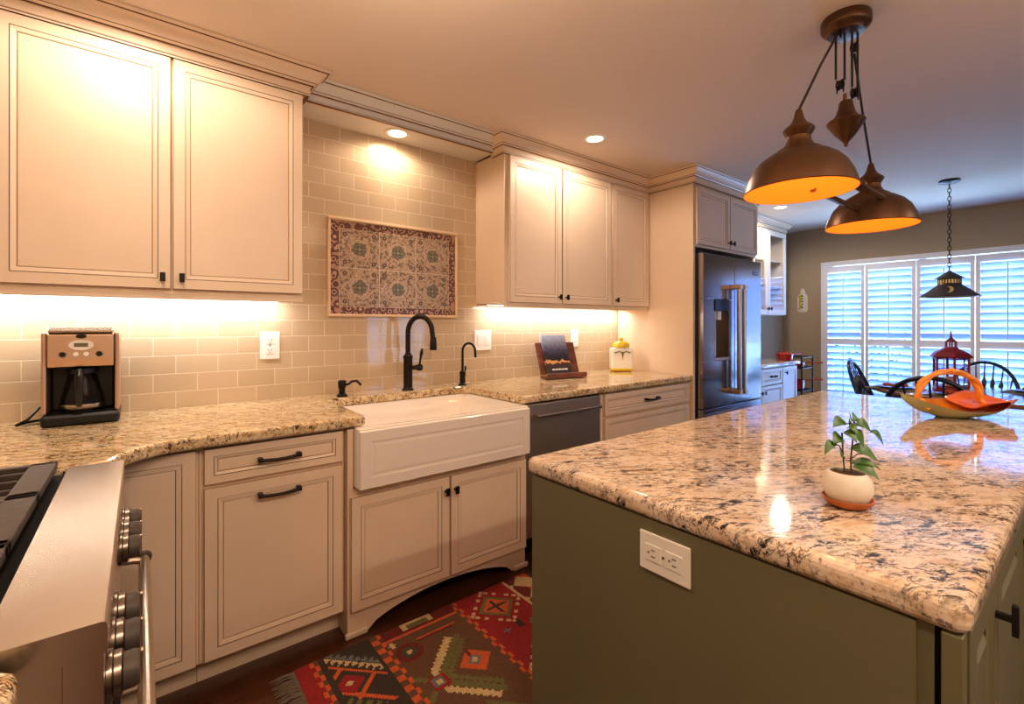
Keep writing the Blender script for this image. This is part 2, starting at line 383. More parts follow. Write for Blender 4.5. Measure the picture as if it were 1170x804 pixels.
# ------------------------------------------------------------------ cabinet pieces
def rings_panel(mb, w, h, ins, ox=0, oz=0, y=0, t=.02):
    """framed glazed door front facing -y. ins: (inset, depth from front, material of strip leading to it)"""
    R_ = []
    for i, d, m_ in ins:
        R_.append([(ox+i, y-t+d, oz+i), (ox+w-i, y-t+d, oz+i), (ox+w-i, y-t+d, oz+h-i), (ox+i, y-t+d, oz+h-i)])
    vs = [(ox,y,oz),(ox+w,y,oz),(ox+w,y,oz+h),(ox,y,oz+h)]
    for r_ in R_: vs += r_
    mb.add(vs, [], 0)
    o = len(mb.v)-len(vs)
    for k, (i, d, m_) in enumerate(ins):
        for j in range(4):
            mb.f.append((o+k*4+j, o+k*4+(j+1)%4, o+(k+1)*4+(j+1)%4, o+(k+1)*4+j)); mb.m.append(m_); mb.sm.append(False)
    l = o+len(ins)*4
    mb.f.append((l,l+1,l+2,l+3)); mb.m.append(0); mb.sm.append(False)
    mb.f.append((o+3,o+2,o+1,o)); mb.m.append(1); mb.sm.append(False)
def door(w, h, s=1.0, t=.02):
    mb = MB()
    a = .040*s; b_ = .060*s
    rings_panel(mb, w, h, [(0,.002,0),(.0014,0,1),(a,0,0),(a+.0003,.002,1),(a+.0018,.002,1),(a+.003,.0,0),(b_-.003,.003,0),(b_-.002,.007,0),(b_-.0005,.0078,1),(b_+.002,.006,0)], t=t)
    return mb
def tab_knob(parent, x, z, y, flip=1, name='door_knob'):
    mb = MB().box(x-.005,x+.005,y-.022,y,z-.005,z+.005).rbox(x-.009,x+.009,y-.03,y-.02,z-.018,z+.018,.002)
    return mb.build(name, 'bronze', parent)
def bar_pull(parent, x, z, y, L=.15, name='drawer_pull'):
    h = L/2
    mb = MB().box(x-h,x-h+.016,y-.03,y,z-.008,z+.008).box(x+h-.016,x+h,y-.03,y,z-.008,z+.008)
    P = [(x-h+.004+(L-.008)*k/12, y-.026-.008*sin(pi*k/12), z-.003*sin(pi*k/12)) for k in range(13)]
    mb.tube(P, .0065, 8)
    return mb.build(name, 'bronze', parent, bevel=.0015)

DY = 2.34   # front of the upper doors
def upper(label, x0, x1, doors, z0=1.415, z1=2.40, dz0=1.445, dz1=2.376, yb=None, left_side=True, group=None, dy=DY, paint='paint', knobs=None, drop=.03):
    t = thing('upper_cabinet', label, 'cabinet', (x0, BACK-.002, z0), 0, group)
    X = lambda x: x-x0; Y = lambda y: y-(BACK-.002); Z = lambda z: z-z0
    MB().box(0, X(x1), Y(dy+.021), 0, Z(z0+drop), Z(z1)).build('carcass', paint, t, bevel=.001)
    # face frame bead + light rail
    MB().box(.001, X(x1)-.001, Y(dy+.012), Y(dy+.03), 0, Z(z0+drop)-.001).build('light_rail', paint, t, bevel=.004)
    for i, (a, b_) in enumerate(doors):
        d = door(b_-a, dz1-dz0).build('door', [paint, 'glaze'], t, (X(a), Y(dy+.0205), Z(dz0)))
        if knobs: tab_knob(d, (knobs[i]-a), .045, -.02)
    return t
upper('tall cream upper cabinet with two doors above the coffee maker', LX+.003, .607, [(-.392,.099),(.107,.600)], knobs=[.072,.135], z0=1.405)
upper('cream upper cabinet with two doors right of the patterned mural', 1.803, 2.823, [(1.837,2.291),(2.299,2.815)], knobs=[2.262,2.33])
upper('narrow cream upper cabinet with one door beside the tall refrigerator panel', 2.826, 3.297, [(2.838,3.290)], knobs=[2.868])

# crown mouldings
def crown(path, prof, name, label):
    """sweep profile [(out, z, mat)] along path of (x,y); outward is the right-hand side"""
    n = len(path); P = [Vector((p[0],p[1])) for p in path]; offs = []
    for i in range(n):
        ns = []
        if i > 0: d = (P[i]-P[i-1]).normalized(); ns.append(Vector((d.y,-d.x)))
        if i < n-1: d = (P[i+1]-P[i]).normalized(); ns.append(Vector((d.y,-d.x)))
        if len(ns) == 2: m_ = (ns[0]+ns[1]); m_ = m_/(1+ns[0].dot(ns[1]))
        else: m_ = ns[0]
        offs.append(m_)
    mb = MB(); vs = []
    for i in range(n):
        for o_, z, mi in prof: q = P[i]+offs[i]*o_; vs.append((q.x,q.y,z))
        q = P[i]-offs[i]*.01; vs.append((q.x,q.y,prof[-1][1])); vs.append((q.x,q.y,prof[0][1]))
    k = len(prof)+2; mb.add(vs, [])
    for i in range(n-1):
        for j in range(k):
            mb.f.append((i*k+j, (i+1)*k+j, (i+1)*k+(j+1)%k, i*k+(j+1)%k)); mb.m.append(prof[j+1][2] if j+1 < len(prof) else 0); mb.sm.append(False)
    mb.f.append(tuple(range(k))); mb.m.append(0); mb.sm.append(False)
    mb.f.append(tuple((n-1)*k+j for j in reversed(range(k)))); mb.m.append(0); mb.sm.append(False)
    return structure(mb.build(name, ['paint','glaze','paintw']), label, 'trim')
def cprof(z0, z1, out, c=0):
    H_ = z1-z0; f = lambda o_, q, m_=0: (o_*out, z0+q*H_, m_ if m_ else c)
    return [f(.05,0),f(.22,0,1),f(.22,.06),f(.2,.07,1),f(.2,.085,1),f(.24,.10),f(.24,.36),f(.30,.38),f(.30,.40,1),f(.38,.41,1),f(.42,.44),f(.48,.47),f(.50,.475,1),f(.50,.49,1),
            f(.54,.56),f(.62,.68),f(.72,.79),f(.84,.87),f(.88,.88,1),f(.90,.895,1),f(.96,.91),f(1.0,.95),f(1.0,1.0)]
T0 = CEIL-.001
crown([(LX,DY+.02),(.607,DY+.02),(.607,2.47)], cprof(2.378,T0,.105), 'trim_2', 'cream crown moulding over the left upper cabinet')
crown([(.609,2.47),(1.801,2.47)], cprof(2.405,T0,.125,2), 'trim_3', 'white crown moulding across the sink alcove')
crown([(1.801,2.47),(1.801,DY+.02),(3.30,DY+.02),(3.30,1.955),(4.36,1.955),(4.36,2.38),(6.0,2.38),(6.0,BACK-.045)], cprof(2.378,T0,.085), 'trim_4', 'cream crown moulding over the right upper cabinets and refrigerator')
structure(MB().box(.609,1.801,2.46,BACK-.002,2.41,T0).build('ceiling_alcove', 'paintw'), 'painted soffit panel above the sink alcove', 'ceiling')

# ------------------------------------------------------------------ base cabinets
BF = 1.965  # face of doors
def base_box(name, label, x0, x1, fy=BF+.021, toe=2.055, z1=.866, cat='cabinet'):
    t = thing(name, label, cat, (x0, BACK-.003, 0))
    MB().box(0, x1-x0, fy-BACK+.003, 0, .105, z1).build('carcass', ['paint'], t)
    MB().box(0, x1-x0, toe-BACK+.003, -.3, 0, .104).build('toe_kick', ['paint'], t)
    return t
def add_front(t, x0, x1, z0, z1, kind, fy=BF+.0205, s=1.0, handle=None, hz=None):
    lx, ly, _ = t.location
    o = door(x1-x0, z1-z0, s).build(kind, ['paint','glaze'], t, (x0-lx, fy-ly, z0))
    if handle == 'pull': bar_pull(o, (x1-x0)/2, hz if hz else (z1-z0)/2, -.02)
    if handle == 'tabL': tab_knob(o, .022, z1-z0-.065, -.02)
    if handle == 'tabR': tab_knob(o, x1-x0-.022, z1-z0-.065, -.02)
    return o
t = base_box('base_cabinet', 'cream corner base cabinet with one door beside the range', LX+.003, .163)
add_front(t, -.30, .155, .110, .862, 'door')
t = base_box('base_cabinet', 'cream base cabinet with a narrow drawer over a tall pull-out front', .165, .672)
add_front(t, .178, .662, .735, .862, 'drawer', s=.72, handle='pull')
add_front(t, .178, .662, .112, .722, 'door', handle='pull', hz=.555)
# sink base with arched valance and furniture feet
SF = 1.93
t = thing('sink_cabinet', 'cream sink base cabinet with two doors and an arched valance', 'cabinet', (.675, BACK-.003, 0))
lx, ly = .675, BACK-.003
W_ = 1.632-.675
MB().box(0, W_, SF+.0205-ly, 0, .105, .615).build('carcass', 'paint', t)
MB().box(0,.024,SF+.0205-ly,SF+.1-ly,.616,.866).build('stile', 'paint', t)
MB().box(W_-.008,W_,SF+.0205-ly,SF+.1-ly,.616,.866).build('stile', 'paint', t)
pl = [(0,0),(.085,0)] + [(.085+(W_-.17)*k/20, .0+ .088*math.sin(pi*k/20)**.55) for k in range(1,20)] + [(W_-.085,0),(W_,0),(W_,.104),(0,.104)]
MB().prism_y(pl, SF+.022-ly, SF+.042-ly).build('valance', 'paint', t)
for q_ in (0,W_-.02): MB().box(q_,q_+.02,SF+.043-ly,-.35,0,.104).build('side_foot', 'paint', t)
for a in (-.012, W_-.083):
    MB().box(a,a+.095,SF+.006-ly,SF+.021-ly,0.001,.026).build('foot_moulding', 'paint', t, bevel=.006)
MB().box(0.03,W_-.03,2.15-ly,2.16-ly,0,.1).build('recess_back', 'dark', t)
add_front(t, .684, 1.150, .112, .585, 'door', fy=SF+.02, handle='tabR')
add_front(t, 1.158, 1.624, .112, .585, 'door', fy=SF+.02, handle='tabL')

# farmhouse sink
sx0, sx1, sy0, sy1, sz0, sz1 = .702, 1.620, 1.900, 2.50, .618, .874
t = thing('farmhouse_sink', 'white apron-front farmhouse sink set into the granite', 'sink', ((sx0+sx1)/2, sy0, sz0))
ox, oy, oz = t.location
mb = MB(); wt = .028
def rr(x0,x1,y0,y1,r,n=5):
    P = []
    for cx,cy,a0 in ((x1-r,y1-r,0),(x0+r,y1-r,90),(x0+r,y0+r,180),(x1-r,y0+r,270)):
        for k in range(n+1): a = R(a0+90*k/n); P.append((cx+r*cos(a)-ox, cy+r*sin(a)-oy))
    return P
loops = [(rr(sx0,sx1,sy0,sy1,.02), sz0+.008),(rr(sx0,sx1,sy0,sy1,.02), sz1-.006),(rr(sx0+.006,sx1-.006,sy0+.006,sy1-.006,.02), sz1),
         (rr(sx0+wt-.006,sx1-wt+.006,sy0+wt-.006,sy1-wt+.006,.03), sz1),(rr(sx0+wt,sx1-wt,sy0+wt,sy1-wt,.035), sz1-.008),(rr(sx0+wt+.01,sx1-wt-.01,sy0+wt+.01,sy1-wt-.01,.05), sz0+.06),(rr(sx0+wt+.05,sx1-wt-.05,sy0+wt+.05,sy1-wt-.05,.05), sz0+.03)]
vs = []; n_ = len(loops[0][0])
for L_, z in loops: vs += [(x,y,z-oz) for x,y in L_]
fs = [(i*n_+j, i*n_+(j+1)%n_, (i+1)*n_+(j+1)%n_, (i+1)*n_+j) for i in range(len(loops)-1) for j in range(n_)]
fs += [tuple(reversed(range(n_))), tuple((len(loops)-1)*n_+j for j in range(n_))]
mb.add(vs, fs, 0, True)
mb.build('basin', 'sink', t)
# raised apron border with recessed field
mb = MB(); w, h = sx1-sx0-.004, sz1-sz0-.012
rings_panel(mb, w, h, [(.004,0,0),(.046,0,0),(.054,.0025,0),(.060,.0025,0),(.068,.0012,0)], ox=-w/2, oz=.002, y=.002, t=.014)
mb.build('apron', 'sink', t, bevel=.002)
MB().lathe([(.045,.028),(.045,.034),(.03,.033),(.012,.031)], (0,.32,0), 24).build('drain', 'chrome', t)

# countertop (one continuous L run)
def slab(name, label, poly, z0, z1, matk, edge=.012, cat='countertop'):
    o = MB().prism(poly, z0, z1).build(name, matk, None, bevel=edge, seg=4)
    return tag(o, label, cat)
CT = [(LX+.002, BACK-.002),(LX+.002,1.722),(-.115,1.722),(-.07,1.745),(-.045,1.80),(-.01,1.86),(.05,1.905),(.12,1.925),(.735,1.935),(.752,1.95),(.752,2.44),(.79,2.475),(1.55,2.475),(1.598,2.44),(1.598,1.96),(1.612,1.935),(3.297,1.955),(3.297,BACK-.002)]
slab('countertop', 'gold and brown granite countertop running along the tiled wall', CT, .875, CTR+.004, 'granite', .014)
slab('countertop', 'small end of granite countertop in front of the range, lower left corner', [(LX+.002,.783),(LX+.002,-.4),(-.105,-.4),(-.105,.76),(-.128,.783)], .872, CTR, 'granite', .014)
t = thing('base_cabinet', 'cream base cabinet under the granite end at lower left', 'cabinet', (LX+.003, .2, 0))
MB().box(0,.6,-.6,.575,.105,.868).build('carcass','paint',t); MB().box(0,.52,-.6,.575,0,.104).build('toe_kick','paint',t)

# dishwasher
t = thing('dishwasher', 'stainless steel dishwasher between the sink and drawer cabinet', 'dishwasher', (1.648, 1.97, 0))
MB().box(0,.622,.025,.65,.1,.866).build('tub', 'dark', t)
MB().rbox(.004,.618,0,.0245,.125,.862,.006).build('door_panel', 'steeldw', t)
mb = MB().tube([(.05,-.045,.80),(.57,-.045,.80)], .011, 12); mb.box(.06,.075,-.045,0,.793,.807).box(.545,.56,-.045,0,.793,.807)
mb.build('handle', 'chrome', t)
MB().box(.005,.615,.08,.1,0,.1).build('toe_kick','dark',t)
# right drawer base
t = base_box('drawer_cabinet', 'cream drawer cabinet beside the refrigerator panel', 2.275, 3.296)
add_front(t, 2.300, 3.268, .722, .862, 'drawer', s=.8, handle='pull')
add_front(t, 2.300, 3.268, .425, .708, 'drawer', s=.8, handle='pull')
add_front(t, 2.300, 3.268, .112, .412, 'drawer', s=.8, handle='pull')

# tall fridge panel + over-fridge cabinet
t = thing('refrigerator_cabinet', 'tall cream surround with a two-door cabinet enclosing the refrigerator', 'cabinet', (3.332, BACK-.004, 1.90))
MB().box(0,.996,1.957-BACK+.004,0,0,.477).build('carcass','paint',t)
MB().box(-.031,-.002,1.955-BACK+.004,0,-1.9,.477).build('left_side_panel', 'paint', t, bevel=.002)
MB().box(.998,1.025,1.985-BACK+.004,-.04,-1.9,.477).build('right_side_panel', 'paint', t, bevel=.002)
for a, b_, kx in ((3.336,3.828,3.80),(3.834,4.326,3.862)):
    d = door(b_-a, .432, .9).build('door',['paint','glaze'],t,(a-3.332,1.956-BACK+.004,.02)); tab_knob(d, kx-a, .05, -.02)
# refrigerator
t = thing('refrigerator', 'stainless french door refrigerator with a water dispenser', 'refrigerator', (3.352, 1.90, 0))
MB().rbox(0,.955,.055,.76,.03,1.85,.006).build('cabinet', 'steeld', t)
dl = MB()
# left door with dispenser recess
x0,x1,z0,z1 = .0,.475,.66,1.85; a0,a1,c0,c1 = .165,.385,1.02,1.50
dl.rbox(x0,x1,0,.05,z0,c0,.004).box(x0+.001,a0,0.001,.05,c0,c1).box(a1,x1-.001,0.001,.05,c0,c1).rbox(x0,x1,0,.05,c1,z1,.004)
L_ = dl.build('door', 'steelv', t)
MB().box(a0+.001,a1-.001,.04,.049,c0+.001,c1-.001).build('dispenser_back','steeld',L_)
MB().box(a0+.001,a1-.001,-.006,.039,c1-.09,c1-.001).build('dispenser_controls','black',L_)
MB().box(a0+.06,a0+.11,.005,.038,c1-.16,c1-.092).box(a0+.02,a0+.028,.005,.038,c0+.03,c1-.092).build('dispenser_spout','white',L_)
MB().box(a0+.001,a1-.001,-.004,.039,c0+.001,c0+.02).build('drip_tray','copperst',L_)
Rr = MB().rbox(.481,.955,0,.05,.66,1.85,.004).build('door','steelv',t)
MB().rbox(.80,.90,-.003,.0,1.73,1.76,.001).build('badge','black',Rr)
bl = MB()
for k in range(6): bl.box(.81+.014*k,.818+.014*k,-.0042,-.0032,1.738,1.752)
bl.build('badge_lettering','chrome',Rr)
for dd, xh in ((L_,.435),(Rr,.520)):
    MB().tube([(xh,-.06,.76),(xh,-.06,1.60)],.017,14).build('handle','chrome',dd)
    for q_ in (.74,1.59): MB().rbox(xh-.02,xh+.02,-.082,0,q_,q_+.035,.004).build('handle_bracket','copperst',dd)
fz = MB().rbox(0,.955,0,.05,.06,.65,.004).build('freezer_drawer','steelv',t)
MB().tube([(.08,-.06,.58),(.875,-.06,.58)],.015,12).box(.09,.12,-.06,0,.57,.59).box(.835,.865,-.06,0,.57,.59).build('handle','chrome',fz)
for q_ in (.01,.875): MB().box(q_,q_+.07,.06,.12,1.851,1.875).build('hinge_cover','black',t)

# hutch beyond the fridge
t = thing('base_cabinet', 'white base cabinet of the hutch past the refrigerator', 'cabinet', (4.362, BACK-.045, 0))
lx, ly = 4.362, BACK-.045
MB().box(0,1.27,2.12-ly,0,.1,.875).build('carcass','paintw',t); MB().box(0,1.25,2.2-ly,-.2,0,.099).build('toe_kick','paintw',t)
def hf(x0,x1,z0,z1,kind,h):
    o = door(x1-x0,z1-z0,.8).build(kind,['paintw','glaze'],t,(x0-lx,2.1195-ly,z0))
    if h == 'pull': bar_pull(o,(x1-x0)/2,(z1-z0)/2,-.02,.12)
    elif h: tab_knob(o, h-x0, z1-z0-.06, -.02)
hf(4.37,4.78,.70,.86,'drawer','pull'); hf(4.785,5.25,.70,.86,'drawer','pull'); hf(4.37,4.78,.11,.69,'door',4.75); hf(4.785,5.25,.11,.69,'door',4.815); hf(5.26,5.62,.11,.86,'door',5.31)
slab('countertop','granite countertop of the hutch past the refrigerator',[(4.361,2.075),(5.66,2.075),(5.66,BACK-.043),(4.361,BACK-.043)],.877,CTR,'granite2')
# glass upper: corner facing
t = thing('display_cabinet','white upper display cabinet with glass doors past the refrigerator','cabinet',(4.362,BACK-.045,1.41))
lx, ly, lz = 4.362, BACK-.045, 1.41
W_ = 6.0-lx; D_ = -(ly-2.38)
mb = MB().box(0,W_,D_,0,0,.02).box(0,W_,D_,0,.95,.967).box(0,.02,D_,0,.02,.95).box(W_-.02,W_,D_,0,.02,.95).box(.02,W_-.02,-.015,0,.02,.95)
for x in (.78, 1.16): mb.box(x-.01,x+.01,D_,0,.02,.95)
mb.build('carcass','paintw',t)
MB().box(.021,W_-.021,D_+.03,-.016,.33,.342).box(.021,W_-.021,D_+.03,-.016,.62,.632).build('shelves','paintw',t)
for a,b_,kx in ((.005,.39,.36),(.395,.785,.42),(.79,1.155,1.13),(1.165,W_-.003,1.2)):
    f = MB(); y0,y1=D_-.021,D_-.001; s_=.055
    f.box(a,a+s_,y0,y1,.005,.96).box(b_-s_,b_,y0,y1,.005,.96).box(a+s_,b_-s_,y0,y1,.005,.06).box(a+s_,b_-s_,y0,y1,.905,.96)
    d=f.build('glass_door','paintw',t); MB().box(a+s_,b_-s_,y0+.008,y0+.011,.06,.905).build('door_pane','glass',d)
    tab_knob(d,kx,.07,D_-.021)
for x, z, hh in ((4.95,1.432,.12),(5.3,1.76,.10),(5.72,1.762,.16),(5.72,2.05,.13),(5.85,1.432,.14)):
    nm = {4.95:'left bay',5.3:'middle bay, centre shelf'}.get(x, 'right bay at height %s' % ('bottom' if z<1.5 else 'middle' if z<1.9 else 'top'))
    o = MB().lathe([(.02,0),(.035,.01),(.045,hh*.5),(.03,hh),(.026,hh),(.04,hh*.5),(.03,.014)],(0,0,0),20).build('ceramic_vase','potwhite',None,(x,2.52,z+.0005)); tag(o,'small white ceramic vase inside the glass hutch, '+nm,'vase','vases in the glass hutch')

# ------------------------------------------------------------------ island
IX0, IX1, IY0, IY1 = .888, 3.165, .115, 1.06
def rpoly(x0,x1,y0,y1,r,n=4):
    P=[]
    for cx,cy,a0 in ((x1-r,y1-r,0),(x0+r,y1-r,90),(x0+r,y0+r,180),(x1-r,y0+r,270)):
        for k in range(n+1): a=R(a0+90*k/n); P.append((cx+r*cos(a),cy+r*sin(a)))
    return P
slab('island_countertop','large glossy cream granite island top with the potted plant on it',rpoly(IX0,IX1,IY0,IY1,.022),.866,CTR,'granite2',.018)
t = thing('kitchen_island','olive green painted kitchen island cabinet under the cream granite','island',(.905,.6,0))
bx = MB().box(0,2.22,-.444,.44,.0,.865); bx.build('carcass','olive',t)
MB().box(-.008,-.0005,-.425,.44,0,.8645).build('end_panel','olive',t,bevel=.001)
MB().box(-.010,.02,-.476,-.4525,0,.8645).build('corner_post','olive',t,bevel=.002)
MB().box(.0,.03,-.4515,-.4445,0,.8645).build('gap_strip','dark',t)
def island_front(x0,x1,z0,z1,kind,knob=None):
    a=.045; mb=MB(); rings_panel(mb,x1-x0,z1-z0,[(0,.002,0),(.002,0,0),(a,0,0),(a+.004,.006,0),(a+.012,.009,0),(a+.014,.012,1),(a+.03,.012,0),(a+.045,.004,0)],t=.014)
    d=mb.build(kind,['olive','gap'],t,(x0-.905,-.4635+.0,z0))
    if knob is not None:
        q=MB().box(knob-.005,knob+.005,-.035,-.014,z1-z0-.067,z1-z0-.057).rbox(knob-.006,knob+.006,-.043,-.034,z1-z0-.090,z1-z0-.036,.002); q.build('door_knob','black',d)
MB().box(.0305,2.22,-.463,-.4455,0,.8645).build('face_frame','olive',t)
xs=[.945,1.215,1.66,2.10,2.54,2.98]
for i in range(5): island_front(xs[i]+.004,xs[i+1]-.004,.1,.855,'door',xs[i+1]-xs[i]-.04)

def wallplate(name,label,cat,w,h,loc,rot,rockers,outlet=False,horizontal=False):
    t=thing(name,label,cat,loc); t.rotation_euler=rot
    MB().rbox(-w/2,w/2,-.006,0,-h/2,h/2,.0025).build('cover_plate','white',t)
    if outlet:
        for s_ in (-1,1):
            cx,cz=((s_*.026,0) if horizontal else (0,s_*.026))
            f=MB().rbox(cx-(.02 if horizontal else .018),cx+(.02 if horizontal else .018),-.0078,-.006,cz-.018,cz+.018,.0008); o=f.build('socket_face','white',t)
            s2=MB()
            for q in (-1,1):
                if horizontal: s2.box(cx-.004,cx+.006,-.0086,-.0078,q*.007-.001,q*.007+.001)
                else: s2.box(q*.007-.001,q*.007+.001,-.0086,-.0078,cz-.002,cz+.008)
            if horizontal: s2.box(cx-.013,cx-.009,-.0086,-.0078,-.002,.002)
            else: s2.box(-.002,.002,-.0086,-.0078,cz-.012,cz-.008)
            s2.build('socket_slots','slot',o)
        MB().lathe([(.003,-.0075),(.003,-.006)],(0,0,0),10,axis='y').build('screw','chrome',t)
    for rx in rockers:
        MB().rbox(rx-.016,rx+.016,-.009,-.006,-.033,.033,.001).build('rocker_switch','white',t)
    return t
wallplate('power_outlet','white outlet on the tile right of the coffee maker','outlet',.092,.141,(.527,BACK-.001,1.194),(0,0,0),[],True)
wallplate('light_switch','white double switch plate on the tile right of the small faucet','switch',.14,.138,(1.86,BACK-.001,1.194),(0,0,0),[-.032,.032])
wallplate('light_switch','narrow white single switch plate on the tile behind the cookbook stand','switch',.088,.138,(2.76,BACK-.001,1.194),(0,0,0),[0])
wallplate('power_outlet','white horizontal outlet on the olive island end','outlet',.125,.085,(.8965,.597,.795),(0,0,R(-90)),[],True,True)

# ------------------------------------------------------------------ range
t = thing('gas_range','stainless steel gas range with black cast iron grates','range',(-.40,1.25,0))
ox,oy=-.40,1.25
def B(x0,x1,y0,y1,z0,z1,mb=None): return (mb or MB()).box(x0-ox,x1-ox,y0-oy,y1-oy,z0,z1)
B(LX+.004,-.075,.80,1.712,.03,.895).build('body','steel',t)
B(-.70,-.16,.83,1.68,0,.03).build('plinth','dark',t)
# front ledge with rounded nose
pr=[(-.148,.88),(-.148,.921)]+[(-.0385+.0065*sin(R(a)),.9145+.0065*cos(R(a))) for a in (0,30,60,90)]+[(-.032,.88)]
n_=len(pr); vs=[(x-ox,.797-oy,z) for x,z in pr]+[(x-ox,1.714-oy,z) for x,z in pr]
mb=MB().add(vs,[tuple(range(n_)),tuple(range(2*n_-1,n_-1,-1))]+[(i,(i+1)%n_,n_+(i+1)%n_,n_+i) for i in range(n_)]); mb.build('front_ledge','steel',t)
B(-.0745,-.036,.80,1.712,.70,.879).build('control_panel','steel',t)
dr=B(-.0745,-.040,.805,1.707,.20,.692).build('oven_door','steel',t)
B(-.0745,-.042,.805,1.707,.05,.192).build('kick_drawer','steel',t)
B(-.040,-.0385,.93,1.58,.30,.58).build('oven_window','dark',dr)
mb=MB().tube([(.010-ox,.83-oy,.655),(.010-ox,1.655-oy,.655)],.0125,16)
for y in (.86,1.635):
    mb.tube([(-.040-ox,y-oy,.665),(-.012-ox,y-oy,.662),(.008-ox,y-oy,.656)],.009,10)
mb.build('oven_handle','chrome',dr)
mb=MB()
for y in (.825,1.66): mb.lathe([(.0,-.008),(.016,-.008),(.018,-.004),(.018,.004),(.016,.008),(0,.008)],(.010-ox,y-oy,.655),16,axis='y')
mb.build('handle_cap','iron',dr)
for y in (.865,.957,1.049,1.338,1.432,1.526):
    k=MB().lathe([(.034,0),(.034,.006),(.030,.008),(.030,.016),(.026,.018)],(-.0355-ox,y-oy,.81),24,axis='x'); k.build('knob_bezel','steeld',t)
    k=MB().lathe([(.024,0),(.0245,.012),(.022,.018),(.004,.019)],(-.0174-ox,y-oy,.81),24,axis='x')
    kk=k.build('knob','iron',t)
    MB().box(.0018-ox,.0045-ox,y-.004-oy,y+.004-oy,.79,.832).build('knob_pointer','chrome',kk)
# cooktop well
B(LX+.01,-.149,.80,1.71,.896,.905).build('cooktop','dark',t)
B(LX+.005,LX+.04,.80,1.712,.896,.96).build('backguard','steel',t)
secs=[(.803,1.112),(1.115,1.402),(1.405,1.705)]
for (ya,yb_) in secs:
    g=MB(); z0,z1=.922,.944; xa,xb=-.70,-.168
    B(xb-.05,xb,ya,yb_,z0,z1,g); B(xa,xa+.03,ya,yb_,z0,z1,g); B(xa,xb,ya,ya+.02,z0,z1,g); B(xa,xb,yb_-.02,yb_,z0,z1,g)
    nb=4
    for k in range(1,nb): 
        yy=ya+(yb_-ya)*k/nb; B(xa,xb-.05,yy-.0045,yy+.0045,z0+.002,z1-.002,g)
    for fx in (xa+.01,xb-.03):
        for fy in (ya+.004,yb_-.02): B(fx,fx+.015,fy,fy+.015,.906,z0,g)
    g.build('grate','iron',t,bevel=.0025)
    for cx in (-.30,-.56):
        cy=(ya+yb_)/2
        b_=MB().lathe([(.05,.906),(.05,.914),(.036,.916),(.036,.922),(.0,.923)],(cx-ox,cy-oy,0),24,close=False).build('burner','iron',t)
MB().box(-.205-ox,-.165-ox,.5,.5001,.90,.901)

# ------------------------------------------------------------------ coffee maker
t=thing('coffee_maker','stainless and black drip coffee maker on the counter at left','coffee maker',(-.174,2.43,CTR+.0045),R(0))
MB().rbox(-.113,.113,-.005,.215,0,.045,.012,seg=3).build('base','black',t)
mb=MB().rbox(-.094,.094,.10,.212,.046,.355,.008); mb.build('rear_housing','black',t)
for s_ in (-1,1):
    a,b_=(s_*.112,s_*.0965); MB().rbox(min(a,b_),max(a,b_),.012,.213,.046,.352,.006).build('side_column','copperst',t)
MB().prism_x([(.006,.222),(.0,.25),(.0,.345),(.02,.352),(.0995,.352),(.0995,.222)],-.0945,.0945).build('control_panel','copperst',t,bevel=.004)
MB().prism_x([(.004,.3525),(.0,.358),(.025,.372),(.19,.376),(.205,.3555),(.1,.3525)],-.0945,.0945).build('lid','chrome',t,bevel=.004)
MB().lathe([(.036,-.004),(.034,-.0005)],(0,0,.305),28,axis='y',sx=1,sy=.55).build('display_bezel','white',t)
MB().rbox(-.02,.02,-.0058,-.0042,.298,.312,.0005).build('display','olivegreen',t)
mb=MB().lathe([(.012,-.003),(.011,-.0002)],(-.052,0,.270),18,axis='y').lathe([(.012,-.003),(.011,-.0002)],(.052,0,.270),18,axis='y'); mb.build('dial_ring','chrome',t)
mb=MB().lathe([(.009,-.006),(.009,-.0032)],(-.052,0,.270),16,axis='y').lathe([(.009,-.006),(.009,-.0032)],(.052,0,.270),16,axis='y'); mb.build('dial','black',t)
mb=MB().lathe([(.008,-.004),(.008,-.0002)],(-.015,0,.270),16,axis='y').lathe([(.008,-.004),(.008,-.0002)],(.014,0,.270),16,axis='y'); mb.build('button','white',t)
MB().lathe([(.008,-.0035),(.007,-.0005)],(0,0,.338),14,axis='y',sx=2).build('lid_latch','black',t)
# inner black recess back
cf=MB().lathe([(.03,.048),(.062,.052),(.068,.062),(.066,.09),(.055,.14),(.045,.175),(.043,.195)],(0,.062,0),32,close=False).build('carafe','smoke',t)
MB().lathe([(.066,.062),(.068,.074),(.0675,.078)],(0,.062,0),32,close=False).build('carafe_band','chrome',cf)
MB().lathe([(.0445,.193),(.047,.196),(.047,.212),(.02,.216),(0,.216)],(0,.062,0),28,close=False).build('carafe_lid','black',cf)
MB().tube([(-.005,.02,.20),(-.005,-.015,.205),(-.005,-.028,.19),(-.005,-.026,.12),(-.005,-.012,.075)],[.011,.012,.013,.013,.009],12).build('carafe_handle','black',cf)
MB().tube([(-.10,.20,.075),(-.135,.17,.055),(-.16,.12,.02),(-.185,.09,.007),(-.16,.16,.006),(-.10,.2,.006),(.02,.222,.006)],.005,8).build('power_cord','black',t)

